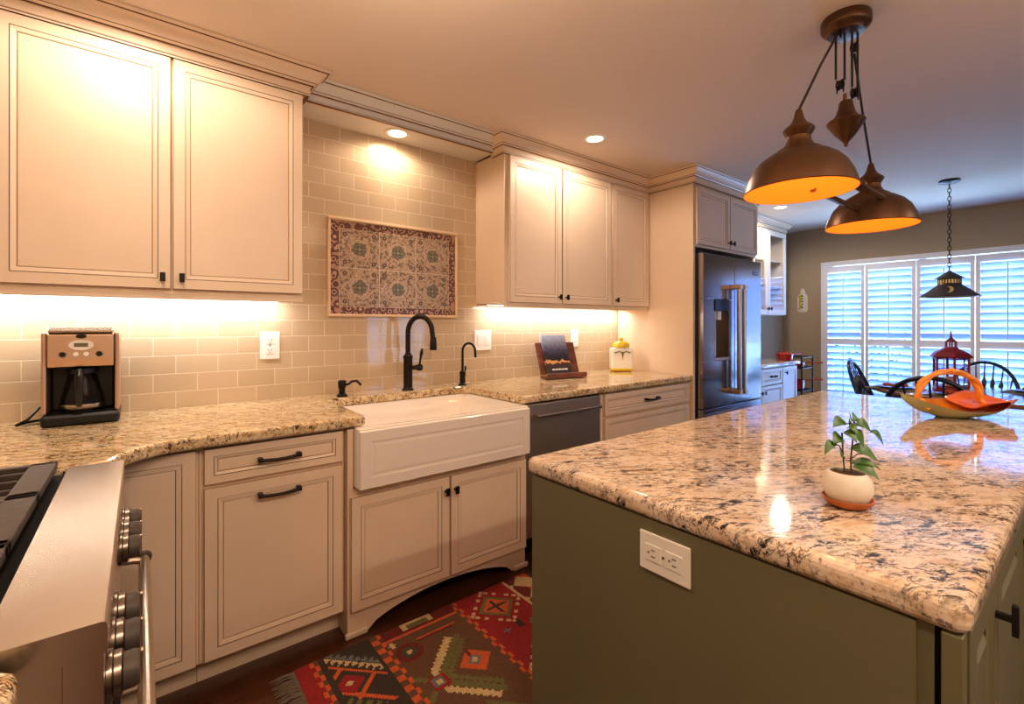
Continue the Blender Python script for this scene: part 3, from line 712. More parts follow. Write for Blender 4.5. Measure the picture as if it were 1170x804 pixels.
# ------------------------------------------------------------------ faucets
t=thing('kitchen_faucet','tall dark bronze gooseneck faucet behind the sink','faucet',(1.235,2.545,CTR+.0045))
MB().lathe([(.034,0),(.034,.006),(.028,.012),(.026,.02),(.026,.185),(.029,.19),(.029,.2),(.022,.205),(.018,.215)],(0,0,0),28).build('body','bronze',t)
P=[(0,0,.205),(0,0,.33)]+[(0,-.075+.075*cos(R(a)),.335+.095*sin(R(a))) for a in range(10,175,12)]+[(0,-.15,.33),(0,-.153,.30)]
MB().tube(P,.0145,16).build('spout','bronze',t)
MB().lathe([(.02,0),(.021,.012),(.019,.05),(.0165,.075)],(0,-.155,.235),20).build('spray_head','bronze',t)
MB().tube([(.0,0,.13),(.02,-.03,.13),(.036,-.055,.13)],[.014,.013,.016],14).tube([(.03,-.046,.13),(.040,-.062,.13),(.046,-.071,.13)],[.019,.021,.016],16).tube([(.038,-.058,.145),(.040,-.061,.175),(.044,-.067,.215),(.046,-.070,.24)],[.006,.006,.010,.006],10).build('lever_handle','bronze',t)
t.rotation_euler[2]=R(42)
t=thing('filter_faucet','small dark bronze gooseneck faucet right of the tall faucet','faucet',(1.614,2.548,CTR+.0045),R(38))
MB().lathe([(.026,0),(.026,.005),(.018,.012),(.018,.07),(.02,.075),(.02,.083),(.010,.09)],(0,0,0),24).build('body','bronze',t)
P=[(0,0,.085),(0,0,.21)]+[(0,-.042+.042*cos(R(a)),.215+.05*sin(R(a))) for a in range(10,175,14)]+[(0,-.085,.205),(0,-.086,.175)]
MB().tube(P,.0075,12).build('spout','bronze',t)
MB().tube([(.0,0,.055),(.035,-.004,.055)],.007,10).tube([(.035,-.004,.05),(.037,-.004,.08),(.041,-.005,.105),(.042,-.005,.118)],[.006,.0045,.007,.004],10).build('lever_handle','bronze',t)
t=thing('soap_dispenser','low dark bronze soap dispenser pump left of the tall faucet','soap dispenser',(.852,2.545,CTR+.0045),R(60))
MB().lathe([(.028,0),(.028,.006),(.016,.014),(.016,.04),(.019,.045),(.021,.05),(.021,.078),(.018,.085),(.004,.087)],(0,0,0),24).build('body','bronze',t)
MB().tube([(0,0,.06),(0,-.03,.062),(0,-.052,.078),(0,-.075,.08),(0,-.092,.065),(0,-.097,.055)],.0065,10).build('spout','bronze',t)

# ------------------------------------------------------------------ mural
t=thing('tile_mural','framed mural of patterned ceramic tiles on the wall above the sink','mural',(1.23,BACK-.001,1.622))
a0,a1,c0,c1=.812-1.23,1.648-1.23,1.345-1.622,1.902-1.622
MB().box(a0+.015,a1-.015,-.010,0,c0+.015,c1-.015).build('tile_panel','mural',t)
mb=MB(); e=.017
for x0,x1,z0,z1 in ((a0,a1,c0,c0+e),(a0,a1,c1-e,c1),(a0,a0+e,c0+e,c1-e),(a1-e,a1,c0+e,c1-e)): mb.box(x0,x1,-.022,-.0001,z0,z1)
mb.build('frame','muralframe',t,bevel=.006,seg=3)

# ------------------------------------------------------------------ cookbook stand & print
def photo_mat():
    m=mat('printed_page',(60,60,80),.25); n,L,b=NT(m)
    tc=n.new('ShaderNodeTexCoord'); s=n.new('ShaderNodeSeparateXYZ'); L.new(tc.outputs['Object'],s.inputs[0])
    no=node(m,'ShaderNodeTexNoise',Scale=38.0,Detail=4.0); L.new(tc.outputs['Object'],no.inputs['Vector'])
    ad=node(m,'ShaderNodeMath',operation='MULTIPLY_ADD'); L.new(no.outputs['Fac'],ad.inputs[0]); ad.inputs[1].default_value=.07; L.new(s.outputs['Z'],ad.inputs[2])
    mr=node(m,'ShaderNodeMapRange'); L.new(ad.outputs[0],mr.inputs[0]); mr.inputs[1].default_value=.03; mr.inputs[2].default_value=.31
    r=ramp(m,[(0,(60,54,58)),(.13,(74,62,60)),(.26,(78,62,58)),(.27,(236,160,100)),(.33,(250,196,130)),(.36,(54,46,54)),(.5,(64,60,78)),(.65,(96,96,124)),(1,(190,204,232))])
    L.new(mr.outputs[0],r.inputs[0]); L.new(r.outputs[0],b.inputs['Base Color']); return m
M['photo']=photo_mat()
t=thing('cookbook_stand','walnut cookbook stand on the counter near the canister','stand',(2.395,2.44,CTR+.0045),R(-10))
lean=R(20)
bk=MB().rbox(-.165,.165,-.009,.009,0,.235,.003); bk.build('back_board','rodwood',t,(0,.03,.028),(-lean,0,0))
MB().rbox(-.17,.17,-.055,.035,.004,.022,.003).rbox(-.17,.17,-.068,-.0555,.004,.042,.003).build('ledge','rodwood',t)
MB().rbox(-.012,.012,.0,.008,0,.19,.002).build('rear_prop','rodwood',t,(0,.15,.001),(R(16),0,0))
pg=MB().rbox(-.105,.105,-.024,-.0095,0,.285,.002).build('cookbook','photo',None,(2.395,2.44,CTR+.0045),(0,0,0))
pg.matrix_world=Matrix.Translation((2.395,2.44,CTR+.0045))@Matrix.Rotation(R(-10),4,'Z')@Matrix.Translation((-.02,.026,.030))@Matrix.Rotation(-lean,4,'X')
tag(pg,'book with a city skyline at dusk on its cover, resting on the walnut stand','book')
ch=MB()
for k,(a,w) in enumerate(((-.06,.022),(-.034,.02),(-.01,.028),(.022,.016),(.042,.03))): ch.box(a,a+w,-.0252,-.0242,.018,.030)
ch.build('cover_lettering','white',pg)

# canister
def can_mat():
    m=mat('painted_canister',(238,230,214),.2,Coat_Weight=.5); n,L,b=NT(m)
    tc=n.new('ShaderNodeTexCoord'); s=n.new('ShaderNodeSeparateXYZ'); L.new(tc.outputs['Object'],s.inputs[0])
    r=ramp(m,[(0,(214,176,36)),(.10,(214,176,36)),(.11,(240,226,90)),(.15,(238,230,214)),(.93,(238,230,214)),(.94,(130,150,170)),(.96,(238,230,214))],'CONSTANT')
    mr=node(m,'ShaderNodeMapRange'); L.new(s.outputs['Z'],mr.inputs[0]); mr.inputs[2].default_value=.195
    L.new(mr.outputs[0],r.inputs[0]); L.new(r.outputs[0],b.inputs['Base Color']); return m
M['canister']=can_mat(); M['yellow']=mat('yellow_glaze',(222,190,40),.2,Coat_Weight=.5); M['motif']=mat('painted_olive_motif',(96,92,60),.4); M['motif2']=mat('painted_coral_motif',(206,120,78),.4)
t=thing('canister','white ceramic canister with a yellow lid in the counter corner','canister',(3.115,2.49,CTR+.0045),R(-38))
MB().rbox(-.088,.088,-.06,.06,0,.195,.022,seg=5).build('jar','canister',t)
MB().lathe([(.066,.196),(.07,.2),(.07,.222),(.064,.23),(.045,.243),(.018,.25),(.012,.255),(.02,.265),(.018,.275),(.006,.28)],(0,0,0),32,mi=0,sy=.8).build('lid',['yellow','potwhite'],t)
mb=MB(); random.seed(3)
for k in range(9):
    a=-.058+.0145*k; zz=.168-.012*abs(cos(k*.78)); mb.add([(a-.011,-.0615,zz),(a,-.0615,zz-.006),(a+.011,-.0615,zz),(a,-.0615,zz+.006)],[(0,1,2,3)],0)
for k in range(4):
    zz=.150-.014*k; w=.013-.002*k; mb.add([(-w,-.0615,zz),(0,-.0615,zz-.009),(w,-.0615,zz),(0,-.0615,zz+.009)],[(0,1,2,3)],1 if k>1 else 0)
mb.build('painted_garland',['motif','motif2'],t)

# ------------------------------------------------------------------ potted plant
t=thing('potted_plant','small leafy plant in a dimpled white pot on the island','plant',(1.186,.345,CTR+.0005))
MB().lathe([(.030,0),(.038,.004),(.047,.014),(.0485,.019),(.045,.019),(.038,.011),(.0,.009)],(0,0,0),40,close=False).build('saucer','clay',t)
MB().lathe([(.026,.0115),(.037,.016),(.045,.032),(.0462,.044),(.043,.060),(.036,.072),(.033,.0735),(.031,.071),(.035,.063),(.0,.061)],(0,0,0),40,close=False).build('pot','potwhite',t)
MB().lathe([(.0,.067),(.02,.068),(.0325,.065)],(0,0,0),24,close=False).build('soil','soil',t)
stems=[[(-.006,.0,.07),(-.008,.002,.11),(-.010,.002,.155)],[(.006,-.003,.07),(.006,-.002,.10),(.011,.0,.135),(.014,0,.165),(.016,0,.178)]]
sb=MB()
rx=Vector((.784,-.62,0)); ry=Vector((.62,.784,0))
def PV(a,b_,z): v=rx*a+ry*b_; return Vector((v.x,v.y,z))
for s_ in stems: sb.tube([PV(*p) for p in s_],.0016,6)
LS=1.75
leaves=[ # base (a,b,z), tip (a,b,z), width
 ((-.002,0,.174),(-.038,-.01,.169),.013),((.013,0,.176),(.0,-.01,.182),.011),((.014,0,.178),(.034,.012,.180),.011),
 ((.018,0,.172),(.048,-.004,.158),.013),((.046,-.004,.158),(.068,-.012,.132),.008),((-.008,0,.155),(.006,-.02,.140),.014),((.012,0,.158),(.028,-.01,.128),.014),
 ((-.009,0,.14),(-.038,-.012,.135),.015),((-.028,-.005,.132),(-.058,-.014,.112),.010),((.008,0,.122),(.052,-.016,.100),.015),((-.008,0,.10),(-.022,-.012,.106),.011),
 ((.01,0,.09),(.054,-.022,.083),.009),((.01,-.005,.086),(.044,-.03,.066),.016),((.014,0,.168),(.020,.02,.155),.012),((.0,.0,.165),(.010,-.016,.156),.012)]
lb=MB()
for (p,q,wd) in leaves:
    a=PV(*p); b_=PV(*q); d=b_-a; side=d.cross(Vector((0,0,.6))-ry*.8);
    if side.length<1e-4: side=rx.copy()
    side.normalize(); up=Vector((0,0,1)); N_=8; vs=[]
    for k in range(N_+1):
        f=k/N_; c=a+d*f+up*(.010*sin(pi*f)-.0*f); wv=wd*LS*.62*sin(pi*min(1,f*.97+.03))**.8*(1-.35*f)
        vs+= [c-side*wv+up*.002*(1-f), c-up*.0022, c+side*wv+up*.002*(1-f)]
    fs=[]
    for k in range(N_): o_=k*3; fs+=[(o_,o_+1,o_+4,o_+3),(o_+1,o_+2,o_+5,o_+4)]
    lb.add(vs,fs,0,True)
for p,q in ((stems[0][1],(-.028,-.005,.133)),(stems[1][1],(.03,-.01,.112)),(stems[1][3],(.03,0,.168)),(stems[1][3],(-.002,0,.174))):
    sb.tube([PV(*p),(PV(*p)+PV(*q))/2+Vector((0,0,.006)),PV(*q)],.0012,5)
sb.build('stems','stem',t); lb.build('foliage','leaf',t)

# ------------------------------------------------------------------ decorative bowl
def bowl_mats():
    a=noise_mat('sage_green_glaze',(182,180,128),(160,158,108),8,.35,bumpd=.001)
    b=noise_mat('amber_glaze',(232,150,18),(196,112,10),9,.18,Coat_Weight=.6)
    c=noise_mat('orange_red_glaze',(240,120,26),(222,78,16),7,.18,Coat_Weight=.6)
    d=noise_mat('orange_twig_glaze',(236,160,60),(222,134,40),40,.4,bumpd=.001)
    return a,b,c,d
M['bg'],M['ba'],M['bo'],M['bt']=bowl_mats()
ang=math.atan2(-.62,.784)
t=thing('decorative_bowl','leaf-shaped green and orange ceramic bowl with a twisted twig handle on the island','bowl',(2.665,.405,CTR+.0005),ang+R(4))
t.scale=(.94,.94,.94)
def bowlpt(f,g,inner):
    # f 0..1 along length, g -1..1 across ; boat shape, pointed left end, scalloped right lip
    L_=.50; x=-.235+L_*f
    hw=.115*(sin(pi*min(1,max(0,f)))**.62)*(1.0 if f<.6 else 1.05)
    if f>.93: hw=max(hw,.035)
    rim=.052+.052*(abs(f-.52)*2)**2.2*(1.0 if f<.52 else .55)
    bot=.0+.085*(abs(f-.5)*2)**2.4*(1 if f<.5 else .62)
    rim*= (1-.22*sin(pi*f)) if g<0 else (1+.25*sin(pi*f))
    y=hw*g; z=bot+(rim-bot)*abs(g)**2.0
    if inner: z+=.006*(1-abs(g)**4)
    return (x,y*(.965 if inner else 1),z)
def bowlsheet(inner,f0=0,f1=1,g0=-1,g1=1,dz=0,NF=36,NG=16,hm=1):
    vs=[];fs=[]
    for i in range(NF+1):
        for j in range(NG+1):
            p=bowlpt(f0+(f1-f0)*i/NF,g0+(g1-g0)*j/NG,inner); vs.append((p[0],p[1]*hm,p[2]+dz))
    for i in range(NF):
        for j in range(NG): a=i*(NG+1)+j; fs.append((a,a+1,a+NG+2,a+NG+1))
    return vs,fs
o1,f1=bowlsheet(False); mb=MB().add(o1,f1,0,True)
o2,f2=bowlsheet(True); mb.add(o2,f2,1,True)
# rim strip joining the two skins
NF,NG=36,16
n1=0; n2=len(o1)
for j in (0,NG):
    for i in range(NF):
        a=i*(NG+1)+j; b_=(i+1)*(NG+1)+j; mb.f.append((a,b_,b_+n2,a+n2)); mb.m.append(0); mb.sm.append(True)
mb.build('bowl_body',['bg','ba'],t)
MB().lathe([(.05,.0),(.055,.004),(.05,.008)],(0,0,0),24,sx=1.3,sy=.8).build('foot','bg',t)
# flaring orange lip leaf at the right end
vs=[];fs=[];NA,NB=18,10
for i in range(NA+1):
    f=i/NA
    for j in range(NB+1):
        g=-1+2*j/NB; x=.065+.22*f; hw=.098*(1-.0*f)*(1-(max(0,f-.45)/.56)**2*.85)
        z=.042+.035*f*(1-f)*1.2+.02*f-.012*f*f+.030*(g*g)*(1-f*.3)+.012*(1 if g>0 else .0)*g*g*sin(pi*min(1,f*1.15))+.004*sin(7*f+4*g)
        vs.append((x,hw*g,z))
for i in range(NA):
    for j in range(NB): a=i*(NB+1)+j; fs.append((a,a+1,a+NB+2,a+NB+1))
lip=MB().add(vs,fs,0,True).build('leaf_lip','bo',t); sm=lip.modifiers.new('s','SOLIDIFY'); sm.thickness=.006
hb=MB()
for ph in (0,pi):
    P=[]; rad=[]
    for k in range(41):
        f=k/40; a=pi*(1-f); x=-.012+.150*cos(a)+.0; z=.075+.127*sin(a)**.8 if 0<k<40 else .07
        y=.004*sin(14*f+ph)+(-.0)
        x+=.006*cos(14*f+ph)
        P.append((x,y,z+.004*sin(9*f+ph))); rad.append(.0085+.0025*abs(cos(pi*f)))
    hb.tube(P,rad,10)
hb.tube([(-.165,-.012,.085),(-.160,-.03,.060),(-.150,-.045,.045)],[.009,.011,.010],10)
hb.tube([(-.158,-.008,.085),(-.145,-.024,.058),(-.135,-.038,.042)],[.009,.011,.010],10)
hb.tube([(.135,-.004,.08),(.130,-.02,.065),(.128,-.035,.055)],[.009,.010,.010],10)
hb.lathe([(.004,-.012),(.015,-.006),(.016,.004),(.006,.012)],(.0,0,.203),12,axis='x')
hb.build('twig_handle','bt',t)

# ------------------------------------------------------------------ island pendant
def lamp_group():
    t=thing('pulley_pendant_lamp','double bronze pulley pendant lamp hanging over the island','pendant lamp',(2.15,.63,CEIL-.0005))
    Z=lambda z: z-CEIL
    MB().lathe([(.078,0),(.083,-.008),(.083,-.034),(.077,-.044),(.068,-.048),(.06,-.062),(.03,-.066),(0,-.066)],(0,0,0),40,close=False).build('canopy','copperlamp',t)
    shades=[(1.70-2.15,0,1.737),(2.46-2.15,0,1.722)]
    for k,(x,y,z) in enumerate(shades):
        prof=[(.163,0),(.165,.003),(.161,.018),(.152,.045),(.136,.078),(.114,.103),(.088,.121),(.068,.131),(.064,.137),(.058,.14),(.045,.148),(.036,.165),(.034,.18),(.043,.195),(.046,.203),(.042,.21),(.026,.222),(.016,.24),(.011,.262),(.008,.27),(0,.271)]
        sh=MB().lathe(prof,(0,0,0),48,close=False).build('lamp_shade','copperlamp',t,(x,y,Z(z)))
        inn=[(.1625,.0005),(.158,.018),(.149,.044),(.133,.076),(.111,.101),(.085,.119),(.05,.126),(0,.127)]
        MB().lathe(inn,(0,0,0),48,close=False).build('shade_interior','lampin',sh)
        MB().lathe([(0,.058),(.012,.060),(.024,.070),(.028,.084),(.022,.10),(.013,.112),(.013,.1265)],(0,0,0),20,close=False).build('bulb','bulb',sh)
        l=bpy.data.lights.new('pendant_bulb_light','POINT'); l.energy=PEND; l.color=(1,.62,.25); l.shadow_soft_size=.03
        lo=bpy.data.objects.new('pendant_bulb_light',l); COL.objects.link(lo); lo.location=(2.15+x,.63+y,z+.045)
    # cords
    cb=MB(); cb.tube([(-.45,0,Z(2.005)),(-.26,.0,Z(2.22)),(-.045,.01,Z(2.425))],.0045,8); cb.tube([(.31,0,Z(1.99)),(.20,.0,Z(2.18)),(.06,-.01,Z(2.37))],.0045,8)
    for x,y,z in ((-.045,.02,2.245),(-.015,.0,2.245),(.0,-.02,2.215),(.028,-.03,2.215)): cb.tube([(x,y,Z(2.44)),(x,y,Z(z))],.0042,8)
    cb.build('cords','black',t)
    for x,y,z in ((-.03,.01,2.225),(.014,-.025,2.195),(-.04,.015,2.43),(.055,-.012,2.39)):
        p=MB().lathe([(.006,-.008),(.02,-.008),(.016,0),(.02,.008),(.006,.008)],(x,y,Z(z)),18,axis='y').box(x-.006,x+.006,y-.014,y+.014,Z(z)-.008,Z(z)+.008)
        p.box(x-.004,x+.004,y-.012,y-.009,Z(z)-.03,Z(z)+.02).box(x-.004,x+.004,y+.009,y+.012,Z(z)-.03,Z(z)+.02); p.build('pulley','bronze',t)
    MB().lathe([(0,-.095),(.006,-.092),(.008,-.078),(.022,-.062),(.036,-.045),(.050,-.022),(.060,-.007),(.064,0),(.062,.005),(.046,.014),(.034,.03),(.026,.055),(.023,.075),(.02,.082),(0,.083)],(.0,0,Z(2.085)),36,close=False).lathe([(.004,.08),(.007,.09),(.006,.108)],(-.012,.0,Z(2.085)),10).build('counterweight','copperlamp',t)
    # cross bar between the shades
    mb=MB()
    mb.tube([(-.30,-.065,Z(1.815)),(.26,-.065,Z(1.815))],.011,12); mb.tube([(-.30,.01,Z(1.775)),(.16,.01,Z(1.775))],.011,12)
    mb.lathe([(.0,-.014),(.017,-.014),(.02,-.006),(.02,.006),(.017,.014),(0,.014)],(-.06,-.065,Z(1.815)),16,axis='x')
    mb.tube([(.02,-.062,Z(1.812)),(.02,.01,Z(1.778))],.008,10)
    mb.build('cross_bar','copperlamp',t)
PEND=.9
lamp_group()

# dining lamp
t=thing('dining_pendant_lamp','dark cone pendant lamp on a chain over the dining table','pendant lamp',(5.24,.81,CEIL-.0005))
MB().lathe([(.068,0),(.068,-.012),(.05,-.022),(.012,-.026),(0,-.03)],(0,0,0),32,close=False).build('canopy','bronze',t)
mb=MB(); z=-.03; k=0
while z>-.755:
    P=[]
    for q in range(12):
        a=2*pi*q/12; dx,dz=.011*cos(a),.021*sin(a)
        P.append((dx,0,z-.018+dz) if k%2==0 else (0,dx,z-.018+dz))
    mb.tube(P,.0028,6,closed=True); z-=.034; k+=1
mb.build('chain','bronze',t)
zt=-.96
M['lampgrey']=mat('weathered_dark_metal',(78,66,62),.45,.6)
sh=MB().lathe([(.190,0),(.191,.004),(.080,.098),(.075,.105),(.075,.148),(.094,.150),(.092,.155),(.02,.205),(.012,.215),(0,.216)],(0,0,zt),40,close=False).build('lamp_shade','lampgrey',t)
MB().lathe([(.188,.001),(.075,.095),(.0,.1)],(0,0,zt),40,close=False).build('shade_interior','muralframe',sh)
mb=MB()
d=Vector((-5.24,-.81,0)).normalized(); sd=Vector((-d.y,d.x,0))
for k in range(9):
    a=-1.0+2.0*k/8; v=d*cos(a)+sd*sin(a); c=v*.0758; s2=Vector((-v.y,v.x,0))*.006
    mb.add([c-s2+Vector((0,0,zt+.112)),c+s2+Vector((0,0,zt+.112)),c+s2+Vector((0,0,zt+.142)),c-s2+Vector((0,0,zt+.142))],[(0,1,2,3)])
P=[]; 
for k in range(13): a=R(60+240*k/12); P.append((.026*cos(a),.026*sin(a)))
for k in range(13): a=R(300-240*k/12); P.append((.012+.020*cos(a)*.8,.020*sin(a)*1.12))
vs=[]
for a,b_ in P:
    h=.055+b_; rr_=.191-(.111/.098)*h+.0015; v=d*rr_+sd*(-a); vs.append((v.x,v.y,zt+h+.002))
mb.add(vs,[(k,k+1,24-k,25-k) for k in range(12)])
mb.build('moon_cutout','gold',sh)

# ------------------------------------------------------------------ recessed lights
def can(x,y,z,label,energy,group='recessed ceiling lights',size=R(176)):
    t=thing('recessed_light',label,'ceiling light',(x,y,z-.0005),0,group)
    MB().lathe([(.050,-.001),(.052,-.006),(.068,-.005),(.072,-.001),(.072,0),(.050,0)],(0,0,0),32,close=False).build('trim_ring','white',t)
    MB().lathe([(0,-.004),(.048,-.004),(.048,-.001)],(0,0,0),32,close=False).build('lens','canlens',t)
    l=bpy.data.lights.new('recessed_spot','SPOT'); l.energy=energy; l.color=(1,.81,.65); l.spot_size=size; l.spot_blend=.35; l.shadow_soft_size=.055
    o=bpy.data.objects.new('recessed_spot',l); COL.objects.link(o); o.location=(x,y,z-.012)
K=1.0
can(1.17,2.55,2.41,'round recessed light in the soffit above the patterned mural',12*K,'recessed lights',R(172))
can(2.28,2.03,CEIL,'round recessed ceiling light in front of the right upper cabinets',30*K)
can(5.08,2.05,CEIL,'round recessed ceiling light beyond the refrigerator',60*K)
can(-.02,1.95,CEIL,'round recessed ceiling light above the coffee maker side',36*K)
can(-.02,-.6,CEIL,'round recessed ceiling light behind the camera at left',78*K)
can(1.3,-1.1,CEIL,'round recessed ceiling light behind the camera beside the island',70*K)
can(3.3,-1.1,CEIL,'round recessed ceiling light at the far end behind the island',55*K)

# under-cabinet strips
for x0,x1,lbl in ((-.72,.58,'slim light strip under the left upper cabinet'),(1.84,3.27,'slim light strip under the right upper cabinets')):
    y=2.60
    o=MB().box(x0,x1,y-.012,y+.012,-.010,0).build('under_cabinet_light',['white'],None,(0,0,1.4345 if x0<0 else 1.4445)); tag(o,lbl,'light strip','under-cabinet light strips')
    MB().box(x0+.01,x1-.01,y-.009,y+.009,-.0112,-.0102).build('diffuser','ucl',o)
    l=bpy.data.lights.new('strip_area','AREA'); l.shape='RECTANGLE'; l.size=x1-x0; l.size_y=.03; l.energy=4.4; l.color=(1,.97,.97)
    q=bpy.data.objects.new('strip_area',l); COL.objects.link(q); q.location=((x0+x1)/2,y,1.42); q.rotation_euler=(R(12),0,0)

# ------------------------------------------------------------------ rug
cols={'red':(150,30,26),'brn':(104,68,40),'drk':(62,48,34),'org':(206,92,40),'crm':(206,176,124),'grn':(110,104,56),'blu':(108,112,116),'dgr':(74,70,44),'wine':(112,34,26)}
rk=list(cols); 
for k in rk: M['rug_'+k]=noise_mat('rug_'+k,cols[k],tuple(int(c*.8) for c in cols[k]),140,.95,bumpd=.001)
RX0,RX1,RY0,RY1=.452,2.35,1.075,1.885
def rugc(x,y):
    u=x-RX0; v=RY1-y; P=1.25
    u=u%P if u<P else (u-P)
    jag=int(v/.03)%2
    if u<.055: return 'red'
    if u<.085+.0: 
        return 'org' if (u<.07)==(jag==0) else ('red' if u<.07 else 'brn')
    if u<.285:
        if u<.105 or u>.27: return 'drk'
        vv=v%.36; a=(u+vv)*.707; b_=(vv-u)*.707; w_=abs(((a*36)%1)-.5)*2
        if -.108<b_<-.078: return 'blu' if (b_+.108)/.03 > w_ else 'drk'
        if -.070<b_<-.040: return 'crm' if (b_+.070)/.03 < 1-w_ else 'drk'
        if -.034<b_<-.022: return 'org'
        p=max(abs(a-.237),abs(b_-.035))
        if p<.012: return 'crm'
        if p<.040: return 'red'
        if abs(abs(a-.237)-.065)<.008 and b_<.10 and b_>-.03: return 'org'
        if .07<b_<.085: return 'org'
        if .10<b_<.13 and (a*30)%1<.5: return 'grn'
        return 'drk'
    if u<.30+.015 and u>=.285:
        return 'org' if jag else 'brn'
    if u<.315+.015: return 'brn' if jag else 'org'
    if u<.665:
        # brown field: cross-shaped combs radiating from a small square
        cx,cy=.40,.385; du=u-cx; dv=v-cy
        if abs(du)<.022 and abs(dv)<.022: return 'crm' if max(abs(du),abs(dv))<.010 else 'blu'
        if abs(du)<.036 and abs(dv)<.036: return 'red'
        a=du+dv; b_=du-dv
        teeth=.008*(int((u+v)/.018)%2); teeth2=.008*(int((u-v+5)/.018)%2)
        if dv<0 and du>-.0:
            q=b_*.707; w_=a*.707
            if q<.24 and abs(w_+.03)<.012+teeth2: return 'crm'
            if q<.26 and abs(w_)<.014: return 'grn'
            if q<.24 and abs(w_-.028)<.010+teeth2: return 'grn'
        if dv>=0 and du>0:
            q=a*.707; w_=b_*.707
            if q<.25 and abs(w_)<.014: return 'grn'
            if q<.23 and abs(w_+.028)<.010+teeth: return 'crm'
            if q<.23 and abs(w_-.03)<.008+teeth: return 'grn'
        if du<0 and abs(abs(dv)-abs(du))<.014+teeth and abs(du)<.10: return 'grn'
        r=math.hypot(u-.385,(v-.175)); 
        if r<.012: return 'crm'
        if r<.032: return 'dgr'
        if r<.055: return 'wine'
        r=max(abs(u-.565+v-.37),abs(u-.565-v+.37))*.707
        if r<.012: return 'crm'
        if r<.022: return 'blu'
        if r<.05: return 'org' if not (abs(u-.565)<.008 and v<.35) else 'wine'
        if abs(u-.345)<.018 and abs(v-.10)<.006 or abs(u-.345)<.006 and abs(v-.10)<.018: return 'crm'
        if v<.075: 
            if .42<u<.56 and v<.045: return 'crm' if v<.012 or abs(u-.49)>.05 else 'grn'
            if v>.058: return 'org'
            return 'wine'
        if .12<v<.13 and .44<u<.62: return 'org'
        if .13<v<.145 and .44<u<.6: return 'wine'
        if v>.55:
            d=abs(u-.49)+abs(v-.66)
            if d<.03: return 'crm'
            if d<.07: return 'org'
            if d<.10: return 'grn'
        return 'brn'
    if u<.68: return 'org' if jag else 'brn'
    if u<.695: return 'red' if jag else 'org'
    if u<.965:
        cx=.835; vv=v%.40; cy=.145; du=abs(u-cx+vv-cy)*.707; dv=abs(u-cx-vv+cy)*.707; m_=max(du,dv)
        if m_<.052: return 'drk' if abs(du-dv)<.012 and m_<.04 else 'org'
        if m_<.068: return 'grn'
        if .085<m_<.102:
            s_=(dv if du>dv else du)
            return 'crm' if (s_%.04)>.02 or (du>.085 and dv>.085) else 'red'
        d=math.hypot(u-.77,vv-.31)
        if d<.02 and (abs(u-.77)<.006 or abs(vv-.31)<.006): return 'blu'
        d=math.hypot(u-.9,vv-.33)
        if d<.022: return 'blu' if (abs(u-.9)<.007 or abs(vv-.33)<.007) else 'red'
        if abs(u-.84)<.012 and .28<vv<.33: return 'drk'
        return 'red'
    if u<.98: return 'crm'
    if u<1.12: return 'crm' if (abs(((v*8)%1)-.5)+abs(((u*8)%1)-.5))<.5 else ('wine' if u<1.05 else 'org')
    return 'drk'
cs=.0075; nx=int((RX1-RX0)/cs); ny=int((RY1-RY0)/cs)
mb=MB(); zt=.0095
vs=[(RX0+i*cs,RY0+j*cs,zt) for i in range(nx+1) for j in range(ny+1)]
fs=[(i*(ny+1)+j,(i+1)*(ny+1)+j,(i+1)*(ny+1)+j+1,i*(ny+1)+j+1) for i in range(nx) for j in range(ny)]
mb.v=vs; mb.f=fs; mb.m=[rk.index(rugc(RX0+(i+.5)*cs,RY0+(j+.5)*cs)) for i in range(nx) for j in range(ny)]; mb.sm=[False]*len(fs)
mb.box(RX0,RX0+nx*cs,RY0,RY0+ny*cs,.001,.009,rk.index('drk'))
t=thing('kilim_rug','red and brown geometric kilim runner rug on the floor by the sink','rug',((RX0+RX1)/2,(RY0+RY1)/2,0))
o=mb.build('woven_field',['rug_'+k for k in rk],t,(-(RX0+RX1)/2,-(RY0+RY1)/2,0))
M['fringe']=mat('grey_fringe',(108,92,76),.95)
mb=MB(); random.seed(5)
for k in range(230):
    y=RY0+(RY1-RY0)*k/229; l=.075+random.uniform(-.015,.01); a=random.uniform(-.02,.02)
    mb.tube([(RX0+.002,y,.006),(RX0-l*.5,y+a*.6,.008+random.uniform(0,.004)),(RX0-l,y+a,.003)],[.0022,.0018,.0012],4)
f=mb.build('fringe','fringe',t,(-(RX0+RX1)/2,-(RY0+RY1)/2,0)); f['kind']='stuff'

